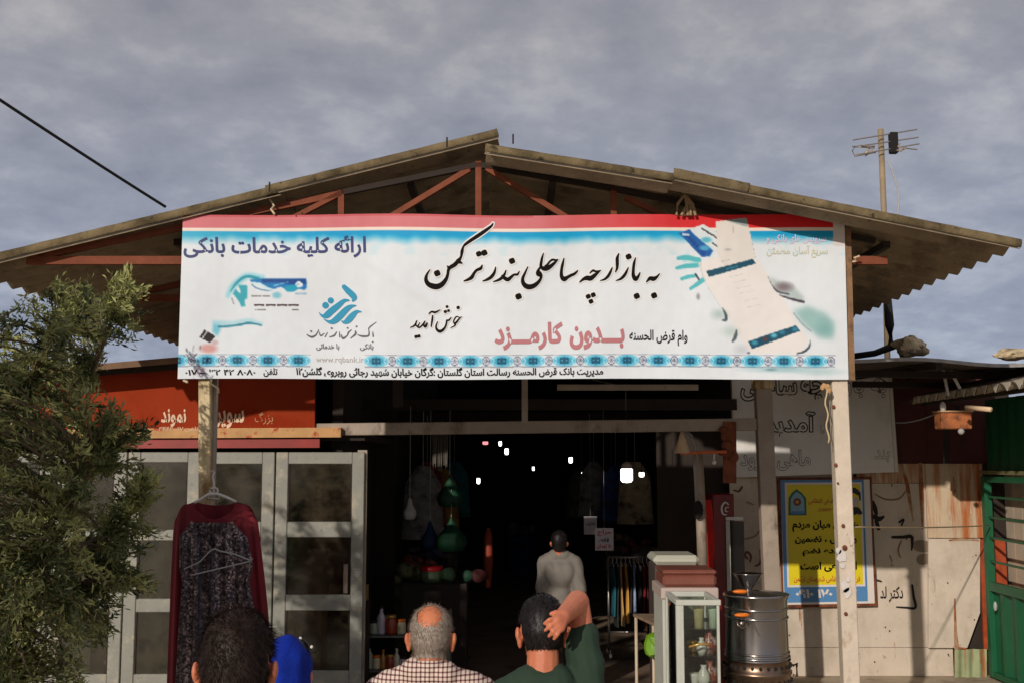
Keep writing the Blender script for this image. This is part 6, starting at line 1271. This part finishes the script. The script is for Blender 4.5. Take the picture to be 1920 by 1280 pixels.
# ------------------------------------------------------------------ trees
m_bark = M('grey_bark', rgb(112, 94, 74), .9, var=.3, scale=14, bump=.8, bscale=30)
def leafmat(name, c1, c2):
    m_ = bpy.data.materials.new(name); m_.use_nodes = True; t = m_.node_tree; b = t.nodes['Principled BSDF']; b.inputs['Roughness'].default_value = .5
    at_ = t.nodes.new('ShaderNodeAttribute'); at_.attribute_name = 'tone'; mxc = t.nodes.new('ShaderNodeMixRGB'); mxc.inputs[1].default_value = c1; mxc.inputs[2].default_value = c2
    t.links.new(at_.outputs['Fac'], mxc.inputs[0]); t.links.new(mxc.outputs[0], b.inputs['Base Color'])
    tr_ = t.nodes.new('ShaderNodeBsdfTranslucent'); t.links.new(mxc.outputs[0], tr_.inputs[0]); ms_ = t.nodes.new('ShaderNodeMixShader'); ms_.inputs[0].default_value = .22
    t.links.new(b.outputs[0], ms_.inputs[1]); t.links.new(tr_.outputs[0], ms_.inputs[2]); t.links.new(ms_.outputs[0], t.nodes['Material Output'].inputs[0]); return m_
m_leaf = leafmat('olive_leaf', rgb(44, 60, 28), rgb(192, 194, 124))
def make_tree(name, label, base, limbs, tips, leaves_per, leaf_len, seed, leaf_w=.17):
    rn = random.Random(seed); rt = empty(name, base, label, 'tree'); nodes = []; tk = MB()
    for i, (pts, r0, r1) in enumerate(limbs):
        c = [Vector(tuple(q)) for q in catmull([tuple(p) for p in pts], 5)]; n = len(c); rr_ = [r0 + (r1 - r0) * j / (n - 1) for j in range(n)]
        MB().tube(c, rr_, 9).build('trunk' if i == 0 else 'limb', m_bark, rt, smooth=True)
        if i: nodes += c[1:]
        else: nodes += c[n // 2:]
    nodes_a = np.array([tuple(q) for q in nodes]); tw_b = MB(); LV, LT = [], []; rs_l = np.random.RandomState(seed)
    for tp in tips:
        d2 = ((nodes_a - np.array(tuple(tp))) ** 2).sum(1) + np.maximum(0, nodes_a[:, 2] - tp[2]) * .3; a = Vector(nodes_a[int(d2.argmin())]); tp = Vector(tp); L_ = (tp - a).length
        mid = a + (tp - a) * .5 + Vector((rn.uniform(-.12, .12), rn.uniform(-.12, .12), rn.uniform(.0, .16))) * min(1, L_)
        pth = [Vector(tuple(q)) for q in catmull([tuple(a), tuple(mid), tuple(tp)], 5)]; m_ = len(pth)
        tw_b.tube(pth, [.010 * (1 - .8 * j / (m_ - 1)) for j in range(m_)], 4, caps=False)
        nl = int(leaves_per * rn.uniform(.6, 1.3)); span = min(.85, .42 / max(L_, .2)); pa = np.array([tuple(q_) for q_ in pth])
        f = (1 - span * rs_l.rand(nl) ** .9) * (m_ - 1); i0 = np.minimum(f.astype(int), m_ - 2); ax = pa[i0 + 1] - pa[i0]; p = pa[i0] + ax * (f - i0)[:, None]; ax /= np.linalg.norm(ax, axis=1, keepdims=True) + 1e-9
        dn_ = ax * rs_l.uniform(.4, 1.2, (nl, 1)) + rs_l.randn(nl, 3) * (.6, .6, .5) + (0, 0, .15); dn_ /= np.linalg.norm(dn_, axis=1, keepdims=True)
        sd_ = np.cross(dn_, rs_l.randn(nl, 3)); sd_ /= np.linalg.norm(sd_, axis=1, keepdims=True) + 1e-9; p = p + rs_l.randn(nl, 3) * .02; ll = leaf_len * rs_l.uniform(.6, 1.25, (nl, 1)); w_ = ll * leaf_w * .5; nn = np.cross(dn_, sd_) * ll * .08
        LV.append(np.stack([p, p + dn_ * ll * .5 + sd_ * w_ + nn, p + dn_ * ll, p + dn_ * ll * .5 - sd_ * w_ + nn], 1).reshape(-1, 3)); LT.append(np.repeat(np.clip(rs_l.rand() ** 1.4 * .8 + rs_l.rand(nl) * .35 - .08, 0, 1), 4))
    tw_b.build('twigs', m_bark, rt)['kind'] = 'stuff'
    LV = np.concatenate(LV) - np.array(tuple(base)); nq = len(LV) // 4; LF = np.arange(nq * 4).reshape(-1, 4)[:, [0, 1, 2, 0, 2, 3]].reshape(-1, 3)
    me = bpy.data.meshes.new('foliage'); me.from_pydata(LV.tolist(), [], LF.tolist()); me.update(); me.materials.append(m_leaf)
    at_ = me.attributes.new('tone', 'FLOAT', 'POINT'); at_.data.foreach_set('value', np.concatenate(LT).astype(np.float32))
    o = bpy.data.objects.new('foliage', me); COL.objects.link(o); o.parent = rt; o['kind'] = 'stuff'; return rt
def inpoly(x, y, pl):
    ins = False
    for i in range(len(pl)):
        (x1, y1), (x2, y2) = pl[i], pl[(i + 1) % len(pl)]
        if (y < y1) != (y < y2) and x < (x2 - x1) * (y - y1) / (y2 - y1) + x1: ins = not ins
    return ins
crown = [(-320, 640), (-160, 590), (-60, 600), (0, 600), (45, 555), (88, 560), (98, 500), (140, 492), (185, 525), (225, 502), (268, 528), (296, 566), (290, 600), (262, 612), (270, 640), (225, 650), (190, 640), (205, 690), (232, 686), (196, 715),
         (205, 745), (245, 775), (296, 800), (262, 830), (250, 870), (292, 890), (312, 945), (262, 935), (240, 960), (268, 990), (306, 1010), (270, 1040), (240, 1035), (262, 1075), (300, 1095), (262, 1120), (225, 1120), (222, 1170), (190, 1200), (170, 1290), (160, 1420), (-320, 1420)]
YT_ = 6.4; rn = random.Random(12); tips = []
while len(tips) < 900:
    px_, py_ = rn.uniform(-320, 315), rn.uniform(490, 1420)
    if not inpoly(px_, py_, crown): continue
    if px_ < -120 and rn.random() < .5: continue
    if py_ < 660 and px_ < 230 and rn.random() < .35: continue
    if noise.noise(Vector((px_ * .02, py_ * .02, 3.3))) < -.22 and rn.random() < .75: continue
    half = .85 * math.sqrt(max(.05, 1 - ((px_ + 60) / 420) ** 2)); tips.append(P(px_, py_, YT_ + rn.uniform(-half, half) * (.45 if px_ > 200 else 1)))
bt = P(-30, 1280, YT_); B0 = (bt.x - .05, YT_, 0)
q = lambda px_, py_, dy: tuple(P(px_, py_, YT_ + dy))
limbs = [([B0, (bt.x, YT_, .5), q(-10, 1200, -.1), q(20, 1165, -.15)], .10, .055), ([q(20, 1165, -.15), q(38, 1130, -.2), q(80, 1050, -.25), q(130, 960, -.2), q(180, 860, -.1)], .05, .012), ([q(-5, 1190, -.1), q(-40, 1050, .1), q(-30, 880, .2), q(40, 740, .1), q(110, 620, 0)], .06, .012),
         ([q(-30, 1000, .1), q(-120, 860, .3), q(-140, 720, .3), q(-80, 640, .2)], .045, .012), ([q(-32, 900, .2), q(60, 820, .4), q(150, 740, .4), q(210, 600, .2)], .035, .01), ([q(20, 1165, -.15), q(110, 1120, .1), q(190, 1080, .1)], .03, .01), ([(bt.x, YT_, .5), q(-140, 1180, .2), q(-220, 1000, .2)], .05, .012), ([q(90, 1040, -.25), q(180, 1010, -.1), q(250, 960, 0)], .022, .008)]
make_tree('olive_tree', 'bushy olive tree with narrow grey-green leaves at the left edge before the shop', B0, limbs, tips, 84, .053, 3, .27)
# unseen tree added left of the camera to shade the hall mouth and dress
def round_tree(base, cz, r, n, seed, label, sub=1.0):
    rn = random.Random(seed); tp = []
    while len(tp) < n:
        v = Vector((rn.uniform(-1, 1), rn.uniform(-1, 1), rn.uniform(-1, 1)))
        if v.length < 1 and v.length > .25: tp.append(Vector((base[0] + v.x * r[0] * (1 + .2 * noise.noise(v * 2)), base[1] + v.y * r[1], cz + v.z * r[2] * (1 + .25 * noise.noise(v * 3)))))
    b = Vector(base); top_ = b + Vector((0, 0, cz * .75)); limbs = [([tuple(b), tuple(b + Vector((.05, 0, cz * .4))), tuple(top_)], .13, .08)]
    for i in range(7): a = i * .9; limbs.append(([tuple(b + Vector((0, 0, cz * .5))), tuple(b + Vector((math.cos(a) * r[0] * .4, math.sin(a) * r[1] * .4, cz * .85))), tuple(b + Vector((math.cos(a) * r[0] * .75, math.sin(a) * r[1] * .75, cz + .4 * r[2] * math.sin(i * 2))))], .05, .012))
    make_tree('shade_tree', label, tuple(b), limbs, tp, 60, .12, seed, .3)
round_tree((-5.6, -.4, 0), 4.1, (1.75, 1.5, 1.75), 330, 21, 'leafy tree left of the photographer, outside the picture, added to shade the hall entrance')
